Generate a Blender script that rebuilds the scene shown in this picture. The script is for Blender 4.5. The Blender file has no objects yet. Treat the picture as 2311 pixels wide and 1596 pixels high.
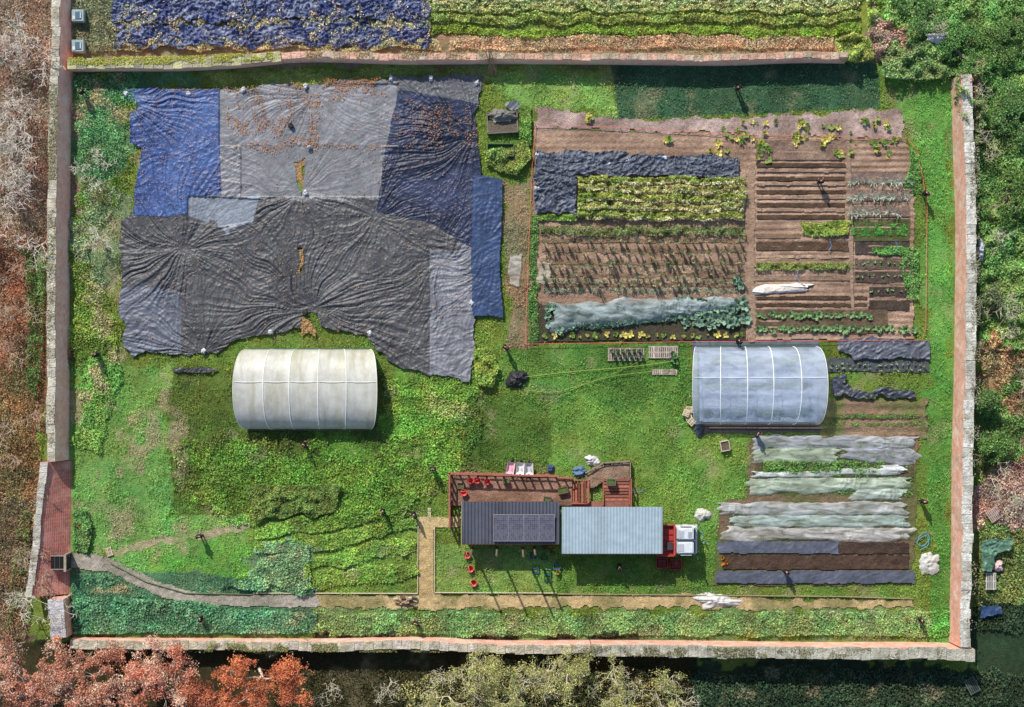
import bpy, numpy as np, math, random
from mathutils import Vector, Matrix
rng=np.random.default_rng(7); random.seed(7)
S=27.0; CX=1155.5; CY=798.0; H=130.0
sc=bpy.context.scene
COL=sc.collection
def P(px,py,z=0.0):
    k=(H-z)/H/S
    return ((px-CX)*k,(CY-py)*k)
def pl(pts): return np.array([P(a,b) for a,b in pts])
def rect(x0,y0,x1,y1): return pl([(x0,y0),(x1,y0),(x1,y1),(x0,y1)])
def lin(c):
    c=np.array(c,dtype=float)/255.
    return np.where(c<=0.04045,c/12.92,((c+0.055)/1.055)**2.4)
def _h(ix,iy,s):
    n=(ix*374761393+iy*668265263+s*1442695)&0xffffffff
    n=((n^(n>>13))*1274126177)&0xffffffff
    return ((n^(n>>16))&0xffff)/65535.
def vn(x,y,s=0):
    x=np.asarray(x,float);y=np.asarray(y,float)
    ix=np.floor(x).astype(np.int64);iy=np.floor(y).astype(np.int64)
    fx=x-ix;fy=y-iy;fx=fx*fx*(3-2*fx);fy=fy*fy*(3-2*fy)
    a=_h(ix,iy,s);b=_h(ix+1,iy,s);c=_h(ix,iy+1,s);d=_h(ix+1,iy+1,s)
    return (a*(1-fx)+b*fx)*(1-fy)+(c*(1-fx)+d*fx)*fy
def fbm(x,y,o=4,s=0):
    t=0;a=.5;n=0
    for i in range(o):
        t=t+a*vn(x*2**i,y*2**i,s+i*17);n+=a;a*=.5
    return t/n
def ridge(n): return 1-np.abs(2*n-1)
def pip(poly,x,y):
    ins=np.zeros(x.shape,bool);n=len(poly);j=n-1
    for i in range(n):
        xi,yi=poly[i];xj,yj=poly[j]
        if yi!=yj:
            c=((yi>y)!=(yj>y))&(x<(xj-xi)*(y-yi)/(yj-yi)+xi)
            ins^=c
        j=i
    return ins
# ---------------------------------------------------------------- mesh core
def mesh_np(name,V,F,mat=None,col=None,smooth=False):
    V=np.asarray(V,np.float32);F=np.asarray(F,np.int32);k=F.shape[1]
    me=bpy.data.meshes.new(name)
    me.vertices.add(len(V));me.vertices.foreach_set('co',V.ravel())
    me.loops.add(F.size);me.loops.foreach_set('vertex_index',F.ravel())
    me.polygons.add(len(F));me.polygons.foreach_set('loop_start',np.arange(0,F.size,k,dtype=np.int32))
    try: me.polygons.foreach_set('loop_total',np.full(len(F),k,dtype=np.int32))
    except Exception: pass
    me.update(calc_edges=True)
    if col is not None:
        a=me.color_attributes.new('Col','FLOAT_COLOR','POINT')
        c=np.ones((len(V),4),np.float32);c[:,:3]=np.clip(col,0,1);a.data.foreach_set('color',c.ravel())
    if smooth: me.polygons.foreach_set('use_smooth',np.ones(len(F),bool))
    if mat: me.materials.append(mat)
    return me
def obj(name,me,label=None,cat=None,group=None,kind=None,parent=None,loc=None,rz=0):
    o=bpy.data.objects.new(name,me);COL.objects.link(o)
    if label:o['label']=label
    if cat:o['category']=cat
    if group:o['group']=group
    if kind:o['kind']=kind
    if parent:o.parent=parent
    if loc is not None:o.location=loc
    if rz:o.rotation_euler=(0,0,rz)
    return o
# ---------------------------------------------------------------- materials
def mk(name,rough=.7,color=None,var=.25,vscale=3.,bump=0.,bscale=12.,spec=.3,metal=0,trans=0,alpha=1.,coat=0,stretch=None,crease=0.,cscale=2.5,aw=.25,stain=None,cstretch=None):
    m=bpy.data.materials.new(name);m.use_nodes=True;nt=m.node_tree;N=nt.nodes;L=nt.links
    b=N['Principled BSDF'];out=N['Material Output']
    b.inputs['Roughness'].default_value=rough;b.inputs['Metallic'].default_value=metal
    b.inputs['Specular IOR Level'].default_value=spec
    if coat:b.inputs['Coat Weight'].default_value=coat;b.inputs['Coat Roughness'].default_value=.2
    if color is None:
        a=N.new('ShaderNodeAttribute');a.attribute_name='Col';src=a.outputs['Color']
    else:
        a=N.new('ShaderNodeRGB');a.outputs[0].default_value=(*lin(color),1);src=a.outputs[0]
    g=N.new('ShaderNodeNewGeometry');pos=g.outputs['Position']
    if stretch:
        mp=N.new('ShaderNodeMapping');mp.inputs['Scale'].default_value=stretch;L.new(pos,mp.inputs['Vector']);pos=mp.outputs[0]
    if var>0:
        n=N.new('ShaderNodeTexNoise');n.inputs['Scale'].default_value=vscale;n.inputs['Detail'].default_value=8;n.inputs['Roughness'].default_value=.7
        L.new(pos,n.inputs['Vector'])
        mr=N.new('ShaderNodeMapRange');mr.inputs[1].default_value=.3;mr.inputs[2].default_value=.7;mr.inputs[3].default_value=1-var;mr.inputs[4].default_value=1+var
        L.new(n.outputs['Fac'],mr.inputs[0])
        mx=N.new('ShaderNodeMix');mx.data_type='RGBA';mx.blend_type='MULTIPLY';mx.inputs[0].default_value=1
        L.new(src,mx.inputs[6]);L.new(mr.outputs[0],mx.inputs[7]);src=mx.outputs[2]
    if stain is not None:
        n2=N.new('ShaderNodeTexNoise');n2.inputs['Scale'].default_value=stain[1];n2.inputs['Detail'].default_value=9;n2.inputs['Roughness'].default_value=.75;L.new(g.outputs['Position'],n2.inputs['Vector'])
        r2=N.new('ShaderNodeMapRange');r2.inputs[1].default_value=.48;r2.inputs[2].default_value=.62;r2.inputs[4].default_value=stain[2];L.new(n2.outputs['Fac'],r2.inputs[0])
        m2=N.new('ShaderNodeMix');m2.data_type='RGBA';m2.inputs[7].default_value=(*lin(stain[0]),1)
        L.new(r2.outputs[0],m2.inputs[0]);L.new(src,m2.inputs[6]);src=m2.outputs[2]
    L.new(src,b.inputs['Base Color'])
    if bump>0:
        n=N.new('ShaderNodeTexNoise');n.inputs['Scale'].default_value=bscale;n.inputs['Detail'].default_value=6;L.new(pos,n.inputs['Vector'])
        bp=N.new('ShaderNodeBump');bp.inputs['Strength'].default_value=bump;bp.inputs['Distance'].default_value=.12
        L.new(n.outputs['Fac'],bp.inputs['Height']);nrm=bp.outputs[0]
        if crease>0:
            n=N.new('ShaderNodeTexNoise')
            n.noise_type='RIDGED_MULTIFRACTAL';n.inputs['Scale'].default_value=cscale;n.inputs['Detail'].default_value=3;n.inputs['Distortion'].default_value=.6;L.new(pos,n.inputs['Vector'])
            b2=N.new('ShaderNodeBump');b2.inputs['Strength'].default_value=crease;b2.inputs['Distance'].default_value=.1
            L.new(n.outputs['Fac'],b2.inputs['Height']);L.new(nrm,b2.inputs['Normal']);nrm=b2.outputs[0]
        L.new(nrm,b.inputs['Normal'])
    sh=b.outputs[0]
    if trans>0:
        t=N.new('ShaderNodeBsdfTranslucent');L.new(src,t.inputs['Color']);ms=N.new('ShaderNodeMixShader');ms.inputs[0].default_value=trans
        L.new(sh,ms.inputs[1]);L.new(t.outputs[0],ms.inputs[2]);sh=ms.outputs[0]
    if alpha<1:
        t=N.new('ShaderNodeBsdfTransparent');ms=N.new('ShaderNodeMixShader')
        n=N.new('ShaderNodeTexNoise');n.inputs['Scale'].default_value=1.6;n.inputs['Detail'].default_value=6;n.inputs['Distortion'].default_value=.8;L.new(pos,n.inputs['Vector'])
        mr=N.new('ShaderNodeMapRange');mr.inputs[1].default_value=.32;mr.inputs[2].default_value=.66;mr.inputs[3].default_value=max(0,alpha-aw);mr.inputs[4].default_value=min(1,alpha+aw)
        L.new(n.outputs['Fac'],mr.inputs[0]);L.new(mr.outputs[0],ms.inputs[0]);L.new(t.outputs[0],ms.inputs[1]);L.new(sh,ms.inputs[2]);sh=ms.outputs[0]
    L.new(sh,out.inputs['Surface'])
    return m
M_leaf=mk('foliage',rough=.6,var=0,trans=.22,spec=.25)
M_ground=mk('ground_turf',rough=.95,var=.4,vscale=2.5,bump=.8,bscale=9,spec=.1)
M_soil=mk('garden_soil',rough=.95,var=.4,vscale=6,bump=1.,bscale=12,spec=.1)
M_plast=mk('polythene',rough=.46,var=.3,vscale=1.6,bump=.25,bscale=8,spec=.38,crease=.22,cscale=1.3)
M_fleece=mk('fleece',rough=.7,var=.25,vscale=1.2,bump=.15,bscale=5,alpha=.55,aw=.34,trans=.2,stretch=(.5,1.4,1),crease=.15,cscale=2)
M_bag=mk('bag_plastic',rough=.5,var=.12,vscale=3,bump=.4,bscale=6,crease=.35)
M_paint=mk('painted',rough=.45,var=.18,vscale=3,spec=.5)
M_wood=mk('timber',rough=.8,var=.35,vscale=5,bump=.3,bscale=20)
M_metal=mk('sheet_metal',rough=.42,var=.15,vscale=1.5,spec=.5,metal=.1)
M_glass=mk('dark_glass',rough=.1,color=(25,30,38),var=0,spec=.8)
M_bark=mk('bark',rough=.9,var=.3,vscale=6)
M_stone=mk('coping_stone',rough=.9,var=.45,vscale=2.2,bump=.9,bscale=7,stain=((118,114,94),.9,.65))
def brickmat(name,c1,c2,mort,stain,amt,st2,amt2):
    m=bpy.data.materials.new(name);m.use_nodes=True;nt=m.node_tree;N=nt.nodes;L=nt.links;b=N['Principled BSDF'];b.inputs['Roughness'].default_value=.9
    g=N.new('ShaderNodeNewGeometry');sx=N.new('ShaderNodeSeparateXYZ');L.new(g.outputs['Position'],sx.inputs[0])
    ad=N.new('ShaderNodeMath');L.new(sx.outputs[0],ad.inputs[0]);L.new(sx.outputs[1],ad.inputs[1])
    cb=N.new('ShaderNodeCombineXYZ');L.new(ad.outputs[0],cb.inputs[0]);L.new(sx.outputs[2],cb.inputs[1])
    br=N.new('ShaderNodeTexBrick');br.inputs['Scale'].default_value=1;br.inputs['Brick Width'].default_value=.3;br.inputs['Row Height'].default_value=.12;br.inputs['Mortar Size'].default_value=.012
    br.inputs['Color1'].default_value=(*lin(c1),1);br.inputs['Color2'].default_value=(*lin(c2),1);br.inputs['Mortar'].default_value=(*lin(mort),1);L.new(cb.outputs[0],br.inputs['Vector'])
    src=br.outputs['Color']
    for s,am,sca in((stain,amt,.7),(st2,amt2,1.9)):
        n=N.new('ShaderNodeTexNoise');n.inputs['Scale'].default_value=sca;n.inputs['Detail'].default_value=9;n.inputs['Roughness'].default_value=.75;L.new(g.outputs['Position'],n.inputs['Vector'])
        r=N.new('ShaderNodeMapRange');r.inputs[1].default_value=.46;r.inputs[2].default_value=.64;r.inputs[4].default_value=am;L.new(n.outputs['Fac'],r.inputs[0])
        mx=N.new('ShaderNodeMix');mx.data_type='RGBA';mx.inputs[7].default_value=(*lin(s),1);L.new(r.outputs[0],mx.inputs[0]);L.new(src,mx.inputs[6]);src=mx.outputs[2]
    L.new(src,b.inputs['Base Color'])
    bp=N.new('ShaderNodeBump');bp.inputs['Strength'].default_value=.5;bp.inputs['Distance'].default_value=.06;L.new(n.outputs['Fac'],bp.inputs['Height']);L.new(bp.outputs[0],b.inputs['Normal'])
    return m
M_brick=brickmat('pink_brick',(228,158,134),(212,138,114),(220,200,185),(236,216,200),.7,(150,116,96),.5)
M_brickpale=brickmat('lightened_pink_brick',(250,186,162),(244,164,140),(236,216,200),(246,226,210),.6,(190,140,120),.5)  # paler brick copy, colour raised to offset shade on the wall faces
M_brickred=brickmat('red_brick',(196,100,84),(172,84,72),(190,160,150),(220,166,154),.75,(120,100,80),.55)
# ---------------------------------------------------------------- mesh builder
class MB:
    def __init__(s): s.v=[];s.f=[];s.c=[]
    def add(s,vs,fs,c):
        o=len(s.v);s.v+=[tuple(v) for v in vs];s.f+=[tuple(i+o for i in f) for f in fs];s.c+=[tuple(lin(c))]*len(vs)
    def box(s,cx,cy,cz,sx,sy,sz,c=(128,128,128),rz=0,taper=1,tilt=0):
        vs=[]
        for z in(-1,1):
            t=taper if z>0 else 1
            for x,y in((-1,-1),(1,-1),(1,1),(-1,1)):
                a=x*sx/2*t;b=y*sy/2*t
                X=a*math.cos(rz)-b*math.sin(rz);Y=a*math.sin(rz)+b*math.cos(rz)
                vs.append((cx+X,cy+Y,cz+z*sz/2+tilt*a))
        s.add(vs,[(3,2,1,0),(4,5,6,7),(0,1,5,4),(1,2,6,5),(2,3,7,6),(3,0,4,7)],c)
    def cyl(s,p0,p1,r0,r1,n=8,c=(128,128,128),cap=True):
        p0=Vector(p0);p1=Vector(p1);d=(p1-p0).normalized();u=d.orthogonal().normalized();w=d.cross(u)
        vs=[]
        for p,r in((p0,r0),(p1,r1)):
            for i in range(n):
                a=2*math.pi*i/n;vs.append(p+u*math.cos(a)*r+w*math.sin(a)*r)
        fs=[(i,(i+1)%n,n+(i+1)%n,n+i) for i in range(n)]
        if cap: fs+=[tuple(range(n-1,-1,-1)),tuple(range(n,2*n))]
        s.add(vs,fs,c)
    def path(s,pts,r,c,n=5):
        for a,b in zip(pts[:-1],pts[1:]): s.cyl(a,b,r,r,n,c,cap=True)
    def mesh(s,name,mat,smooth=False,bevel=0):
        me=bpy.data.meshes.new(name);me.from_pydata(s.v,[],s.f)
        a=me.color_attributes.new('Col','FLOAT_COLOR','POINT')
        a.data.foreach_set('color',np.hstack([np.array(s.c),np.ones((len(s.c),1))]).astype(np.float32).ravel())
        me.materials.append(mat)
        if smooth:
            for p in me.polygons:p.use_smooth=True
        me.update()
        if bevel:
            import bmesh
            bm=bmesh.new();bm.from_mesh(me);bmesh.ops.bevel(bm,geom=bm.edges[:],offset=bevel,segments=2,affect='EDGES',clamp_overlap=True);bm.to_mesh(me);bm.free()
        return me
def thing(name,label,cat,loc,rz=0,group=None):
    return obj(name,None,label,cat,group,loc=(loc[0],loc[1],loc[2] if len(loc)>2 else 0),rz=rz)
def copy_thing(src,loc,rz=0,label=None):
    n=src.copy();COL.objects.link(n);n.location=loc;n.rotation_euler=(0,0,rz)
    if label:n['label']=label
    def rec(a,b):
        for ch in a.children:
            k=ch.copy();COL.objects.link(k);k.parent=b;rec(ch,k)
    rec(src,n)
    return n
def vary(c,a=.85,b=1.12):
    k=random.uniform(a,b);return tuple(min(255,q*k) for q in c)
# ---------------------------------------------------------------- ground colour map
REG=[]
def R(pts,c,j=.5): REG.append((pl(pts),lin(c),j))
def Rr(x0,y0,x1,y1,c,j=.5): REG.append((rect(x0,y0,x1,y1),lin(c),j))
BASE=lin((104,126,56))
R([(-400,-400),(150,-400),(150,560),(-400,560)],(132,114,96),.8)
R([(-400,540),(135,540),(120,1000),(-400,1000)],(128,94,72),.8)
R([(-400,850),(110,850),(100,1120),(-400,1120)],(112,94,64),.8)
R([(-400,1100),(95,1100),(70,1900),(-400,1900)],(104,90,68),.8)
Rr(150,-400,1960,140,(128,122,94),.4)
Rr(955,-400,1950,85,(122,138,66),.4)
Rr(1000,85,1960,112,(160,136,108),.3)
R([(1945,-400),(2800,-400),(2800,800),(2190,800),(2150,180),(1985,140)],(104,134,76),.6)
R([(1955,60),(2060,65),(2070,140),(2040,180),(1960,110)],(144,122,108),.5)
Rr(2190,780,2800,1060,(136,120,88),.8)
Rr(2190,880,2290,1050,(96,126,70),.9)
Rr(2195,1050,2800,1200,(156,134,120),.8)
Rr(2195,1200,2800,1370,(104,120,68),.7)
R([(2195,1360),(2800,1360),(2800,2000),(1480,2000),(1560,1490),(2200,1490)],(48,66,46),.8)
Rr(-400,1440,1560,2000,(54,52,34),.5)  # dark ground beyond the bottom wall, shade painted into the colour
R([(160,160),(470,160),(470,215),(275,215),(300,330),(270,400),(160,420)],(90,130,86),.6)
R([(160,400),(280,400),(270,640),(160,640)],(120,132,94),.9)
Rr(165,620,275,1000,(112,132,62),.9)
R([(160,830),(385,830),(380,1160),(230,1170),(160,1100)],(112,150,76),.8)
R([(160,1040),(400,1040),(380,1170),(570,1170),(565,1340),(330,1330),(250,1260),(160,1250)],(110,152,80),.5)
R([(330,1220),(565,1190),(570,1330),(350,1325)],(104,154,70),.5)
Rr(385,832,870,1165,(88,108,50),.15)
R([(420,1000),(880,1000),(880,1165),(400,1165)],(98,132,56),1.2)
Rr(565,1165,945,1340,(110,138,64),.6)
R([(160,1290),(430,1290),(720,1330),(720,1430),(160,1430)],(80,120,88),.1)
R([(565,1240),(710,1240),(710,1335),(565,1335)],(108,138,100),1.2)
Rr(720,1370,2150,1440,(112,136,84),.5)
Rr(480,150,1380,185,(128,146,78),.4)
R([(1095,165),(1380,165),(1390,270),(1210,240),(1160,240)],(120,154,80),.5)
R([(1378,140),(1978,140),(1986,245),(1395,270)],(66,98,70),.06)  # shadow of the north wall painted as darker grass
R([(1980,150),(2150,150),(2150,780),(2092,780),(2085,330),(2030,245)],(100,148,72),.5)
Rr(1140,400,1210,780,(132,120,92),.5)
Rr(2090,760,2150,1440,(90,138,64),.5)
R([(870,830),(1150,780),(1245,890),(1060,890),(1040,1060),(880,1060)],(108,142,62),.8)
R([(1150,780),(1560,780),(1560,1040),(1240,1000),(1240,890),(1100,860)],(90,130,60),.6)
R([(1062,892),(1238,888),(1250,1075),(1040,1060)],(84,112,50),.08)  # tree shadow on the central lawn, painted into the grass colour
R([(1245,900),(1700,950),(1700,1150),(1620,1320),(1260,1320),(1250,1050)],(110,144,66),.6)
Rr(980,1225,1256,1338,(120,150,76),.06)
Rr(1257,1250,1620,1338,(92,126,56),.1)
def gcol(x,y):
    n1=(vn(x*.5,y*.5,3)-.5)*2;n2=(vn(x*.5,y*.5,9)-.5)*2
    n1+=(vn(x*2.2,y*2.2,13)-.5);n2+=(vn(x*2.2,y*2.2,19)-.5)
    c=np.tile(BASE,(len(x),1))
    for poly,cc,j in REG:
        m=pip(poly,x+n1*j*1.6,y+n2*j*1.6);c[m]=cc
    v=.62+.82*fbm(x*.45,y*.45,5,31)
    c=c*v[:,None]
    w=fbm(x*.7,y*.7,4,77)
    c[:,0]*=.70+.66*w
    k=np.clip((fbm(x*.55+7,y*.55,4,333)-.56)*7,0,1)*((x<-27)&(x>-38)&(y>-20)&(y<24))*.75+np.clip((fbm(x*.6+7,y*.6,4,334)-.62)*7,0,1)*.35*((x>-27)&(x<38))
    c=c*(1-k[:,None])+lin((160,148,116))[None]*k[:,None]
    return c*1.08
xs=np.concatenate([[-2500,-600,-150,-70],np.arange(-50,50.01,.2),[70,150,600,2500]])
ys=np.concatenate([[-2500,-600,-150,-60],np.arange(-36,36.01,.2),[60,150,600,2500]])
gx,gy=np.meshgrid(xs,ys);fx=gx.ravel();fy=gy.ravel()
V=np.stack([fx,fy,np.zeros_like(fx)],1)
nx=len(xs);ny=len(ys);ii=np.arange((ny-1)*nx).reshape(ny-1,nx)[:,:-1].ravel()
F=np.stack([ii,ii+1,ii+nx+1,ii+nx],1)
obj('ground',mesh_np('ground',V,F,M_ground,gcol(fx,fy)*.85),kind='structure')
# ---------------------------------------------------------------- sheets
EXC=[]
def sheet(name,poly,z,col,mat,res=.1,hf=None,jit=0.,label=None,cat=None,kind=None,group=None,exc=True,holes=(),smooth=True):
    poly=np.asarray(poly)
    if exc: EXC.append(poly)
    x0,y0=poly.min(0)-.3;x1,y1=poly.max(0)+.3
    gxs=np.arange(x0,x1+res,res);gys=np.arange(y0,y1+res,res);gx,gy=np.meshgrid(gxs,gys)
    ox=gx+(fbm(gx*1.3,gy*1.3,2,5)-.5)*2.4*jit;oy=gy+(fbm(gx*1.3,gy*1.3,2,8)-.5)*2.4*jit
    nx=len(gxs);ny=len(gys)
    cx=(ox[:-1,:-1]+ox[1:,1:])/2;cy=(oy[:-1,:-1]+oy[1:,1:])/2
    m=pip(poly,cx.ravel(),cy.ravel())
    for h in holes: m&=~pip(h,cx.ravel(),cy.ravel())
    ii=np.arange((ny-1)*nx).reshape(ny-1,nx)[:,:-1].ravel()[m]
    F=np.stack([ii,ii+1,ii+nx+1,ii+nx],1)
    used,inv=np.unique(F,return_inverse=True);F=inv.reshape(F.shape)
    fx=gx.ravel()[used];fy=gy.ravel()[used]
    zz=z+(hf(fx,fy) if hf is not None else 0*fx)
    c=col(fx,fy) if callable(col) else np.tile(lin(col),(len(fx),1))
    me=mesh_np(name,np.stack([fx,fy,zz],1),F,mat,c,smooth)
    return obj(name,me,label,cat,group,kind)
def soilh(period=0,amp=.06,ph=0,x0=None):
    def f(x,y):
        h=(fbm(x*3,y*3,3,4))*.12
        if period:
            r=amp*(1+np.sin(2*math.pi*(y+(vn(x*.3,y*.3,2)-.5)*.12)/period+ph))*np.clip(fbm(x*.5,y*2,3,66)*2.2-.3,0.1,1.3)
            if x0 is not None: r=np.where(x>x0,r,r*.35)
            h=h+r
        return h
    return f
def vcol(c,v=.35,c2=None,f=.8):
    a=lin(c);b=lin(c2) if c2 else None
    def g(x,y):
        n=fbm(x*f,y*f,5,41)
        r=a[None]*(1-v+2*v*n)[:,None]
        if b is not None:
            w=np.clip((fbm(x*f*.6,y*f*.6,4,91)-.4)/.25,0,1)[:,None];r=r*(1-w)+b[None]*w
        return r
    return g
sheet('soil_bed',pl([(1210,240),(1390,268),(1600,270),(1985,248),(2030,245),(2038,318),(1700,306),(1208,288)]),.02,vcol((180,158,150),.4,(144,124,114)),M_soil,hf=soilh(),jit=.35,kind='structure')
sheet('soil_bed',pl([(1206,290),(1700,307),(2044,318),(2062,380),(2062,765),(1200,770),(1196,600),(1203,400)]),.025,vcol((174,146,126),.35,(146,120,102)),M_soil,hf=soilh(.52,.05,x0=20.2),jit=.15,kind='structure')
def bed(x0,y0,x1,y1,c=(92,74,60),z=.12,per=0,c2=None,jit=.05,amp=.06):
    sheet('soil_bed',rect(x0,y0,x1,y1),z,vcol(c,.45,c2,1.5),M_soil,res=.08,hf=soilh(per,amp),jit=jit,kind='structure')
for y in (369,399,430,459,486): bed(1706,y,1906,y+9,(88,70,56),z=.14)
for y in (383,413,444,472): bed(1706,y,1906,y+6,(160,134,114),z=.17)
bed(1706,318,1898,362,(126,104,92),c2=(150,126,110),z=.13)
for y,c in ((392,(136,116,108)),(430,(136,116,108)),(466,(132,112,102))): bed(1916,y,2052,y+24,c,z=.13)
bed(1705,547,1926,566,(94,76,62),z=.13);bed(1928,548,2052,574,(78,68,64),z=.13);bed(1705,577,1926,583,(174,148,126),z=.15)
bed(1928,585,2052,608,(104,90,82),z=.13);bed(1928,614,2052,638,(88,76,70),z=.13);bed(1960,648,2052,668,(76,66,62),z=.13);bed(1960,678,2052,700,(74,64,58),z=.13);bed(1705,669,1956,677,(82,66,54),z=.14);bed(1705,685,1956,693,(82,66,54),z=.14)
bed(1705,622,1924,634,(140,118,102),z=.13);bed(1705,529,1806,539,(138,114,96),z=.13)
bed(1705,700,2000,752,(104,88,72),z=.13);bed(1925,495,2052,545,(88,94,60),z=.13)
for y in (540,562,590,618,640): bed(1222,y,1680,y+8,(134,110,92),z=.09,jit=.12)
sheet('soil_bed',pl([(1215,690),(1680,675),(1682,768),(1210,770)]),.09,vcol((78,74,60),.3),M_soil,hf=soilh(),jit=.15,kind='structure')
sheet('footpath',pl([(1683,372),(1701,368),(1703,770),(1686,770),(1682,600)]),.13,vcol((164,138,118),.2,(148,122,102)),M_soil,hf=soilh(),jit=.08,kind='structure')
sheet('footpath',pl([(1908,318),(1916,318),(1924,500),(1926,700),(1920,700),(1912,500)]),.17,vcol((156,132,116),.2),M_soil,res=.07,hf=soilh(),jit=.04,kind='structure')
sheet('soil_bed',pl([(1860,905),(2092,903),(2092,985),(1850,985)]),.02,vcol((140,118,96),.3,(108,112,70)),M_soil,hf=soilh(.9,.05),jit=.3,kind='structure')
sheet('soil_bed',pl([(1695,985),(2070,985),(2068,1130),(2060,1318),(1612,1320),(1625,1130),(1690,1120)]),.02,vcol((122,104,84),.3,(96,104,62)),M_soil,hf=soilh(),jit=.3,kind='structure')
bed(1630,1252,2050,1284,(82,66,56));bed(1892,1224,2050,1249,(76,62,54));bed(1705,1040,2060,1078,(90,84,60))
def strip(pts,w):
    p=np.array([P(a,b) for a,b in pts]);t=np.gradient(p,axis=0);n=np.stack([-t[:,1],t[:,0]],1);n/=np.linalg.norm(n,axis=1)[:,None]
    w=np.array(w)/2/S if np.ndim(w) else np.full(len(p),w/2/S)
    return np.vstack([p+n*w[:,None],(p-n*w[:,None])[::-1]])
sheet('footpath',strip([(158,1264),(215,1268),(265,1282),(320,1312),(380,1335),(450,1350),(560,1356),(718,1357)],[36,34,30,30,28,28,26,26]),.02,vcol((168,160,148),.25,(146,140,126)),M_soil,hf=soilh(),jit=.15,kind='structure')
sheet('footpath',strip([(716,1357),(945,1357),(1300,1358),(1560,1358),(1800,1362),(2062,1364)],[28,28,28,26,22,14]),.024,vcol((192,168,124),.25,(144,134,92),1.2),M_soil,hf=soilh(),jit=.3,kind='structure')
sheet('footpath',rect(946,1166,979,1350),.028,vcol((192,166,120),.25),M_soil,hf=soilh(),jit=.08,kind='structure')
sheet('footpath',rect(946,1166,1040,1190),.032,vcol((196,176,130),.25),M_soil,hf=soilh(),jit=.08,kind='structure')
sheet('footpath',strip([(245,1252),(300,1238),(340,1225),(400,1214),(455,1206),(510,1197),(566,1186)],[22,20,18,20,22,18,16]),.015,vcol((162,152,120),.2,(126,144,88)),M_ground,hf=lambda x,y:.02*vn(x*3,y*3,3),jit=.3,kind='structure')
# ---------------------------------------------------------------- plastic covers
GP=[P(690,706)+(8,),P(690,440)+(4,),P(695,205)+(3.5,),P(850,500)+(4,),P(1100,560)+(6,),P(300,220)+(3,),P(1080,330)+(6,),P(400,560)+(4,),P(460,795)+(4,),P(1000,600)+(5,)]
FLAT=[(rect(495,190,690,330),.5),(rect(545,330,860,445),.35),(rect(690,190,900,330),.45),(pl([(425,442),(590,450),(570,500),(500,512),(425,500)]),.35)]
def plh(amp=1.,fine=1.,big=True):
    def f(x,y):
        wx=x+(fbm(x*.3,y*.3,2,3)-.5)*1.8;wy=y+(fbm(x*.3,y*.3,2,5)-.5)*1.8
        h=0;wt=0
        for i,(a,b,r) in enumerate(GP):
            dx=wx-a;dy=wy-b;d=np.sqrt(dx*dx+dy*dy)+1e-3;w=np.exp(-(d/r)**2)+.002
            ux=dx/d;uy=dy/d
            f1=ridge(vn(ux*4+d*.06,uy*4,60+i))**2*.14+ridge(vn(ux*13+d*.07,uy*13,80+i))**3*.20*vn(ux*7+3,d*.5,5)+ridge(vn(ux*27+d*.1,uy*27,90+i))**2*.12+ridge(vn(ux*52+d*.15,uy*52,95+i))**2*.055
            h=h+w*f1*np.clip(d/1.5,.1,1);wt=wt+w
        h=h/wt
        ca=ridge(vn((wx*np.cos(.35)+wy*np.sin(.35))*.5,(wy*np.cos(.35)-wx*np.sin(.35))*4.2,6))**2*.06*np.clip(vn(x*.35,y*.35,44)*2.4-.6,0,1)
        cr=ridge(vn(wx*2.2+wy*.9,wy*2.2-wx*.9,12))**4*.05*fine+ridge(vn(wx*4.6-wy*1.7,wy*4.6+wx*1.7,15))**4*.04*fine
        k=np.ones_like(x)
        if big:
            for p,v in FLAT:k[pip(p,x,y)]=v
        return (h+ca+cr)*amp*.95*k
    return f
main=[(300,200),(495,200),(550,205),(620,190),(690,195),(790,180),(880,182),(905,172),(1095,172),(1085,200),(1072,262),(1078,330),(1085,395),(1078,640),(1068,715),(1072,790),(1062,860),(1010,850),(970,845),(905,830),(850,790),(830,760),(760,745),(722,738),(715,705),(690,703),(672,740),(600,755),(540,765),(490,795),(400,800),(330,790),(300,805),(280,775),(287,740),(268,700),(280,640),(270,560),(277,500),(305,480),(305,430),(325,330),(300,300)]
hole=[pl([(690,352),(684,440),(668,400),(664,368)]),pl([(672,562),(684,562),(682,618),(674,618)])]
def pcol(x,y):
    c=np.tile(lin((80,80,83)),(len(x),1))
    nx=x+(fbm(x*.8,y*.8,3,7)-.5)*1.6;ny=y+(fbm(x*.8,y*.8,3,8)-.5)*1.6
    up=pip(rect(490,150,905,448),x,ny);c[up]=lin((126,127,133))
    up=pip(rect(545,330,860,450),x,ny);c[up]=lin((118,119,124))
    up=pip(pl([(425,442),(590,450),(570,500),(500,512),(425,500)]),nx,ny);c[up]=lin((122,130,142))
    up=pip(rect(970,560,1090,870),x,ny);c[up]=lin((120,122,130))  # bluish glare on the plastic, painted as a lighter grey
    up=pip(rect(260,655,410,810),x,ny);c[up]=lin((98,102,114))
    up=pip(rect(895,160,1100,235),x,y);c[up]=lin((96,98,104))
    return c*(.7+.6*fbm(x*.6,y*.6,4,51))[:,None]
sheet('ground_cover_sheet',pl(main),.06,pcol,M_plast,res=.06,hf=plh(),jit=.2,label='crumpled black polythene sheet covering the growing plot',cat='plastic sheet',holes=hole)
sheet('ground_cover_sheet',pl([(273,203),(345,200),(420,207),(495,202),(500,438),(426,443),(424,482),(380,490),(305,486),(305,430),(322,335),(296,325),(295,262),(318,243),(292,225)]),.09,vcol((58,80,130),.35,(74,98,148),.6),M_plast,res=.06,hf=plh(1.),jit=.05,label='blue polythene sheet with wrinkles weighted on the plot',cat='plastic sheet')
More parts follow.
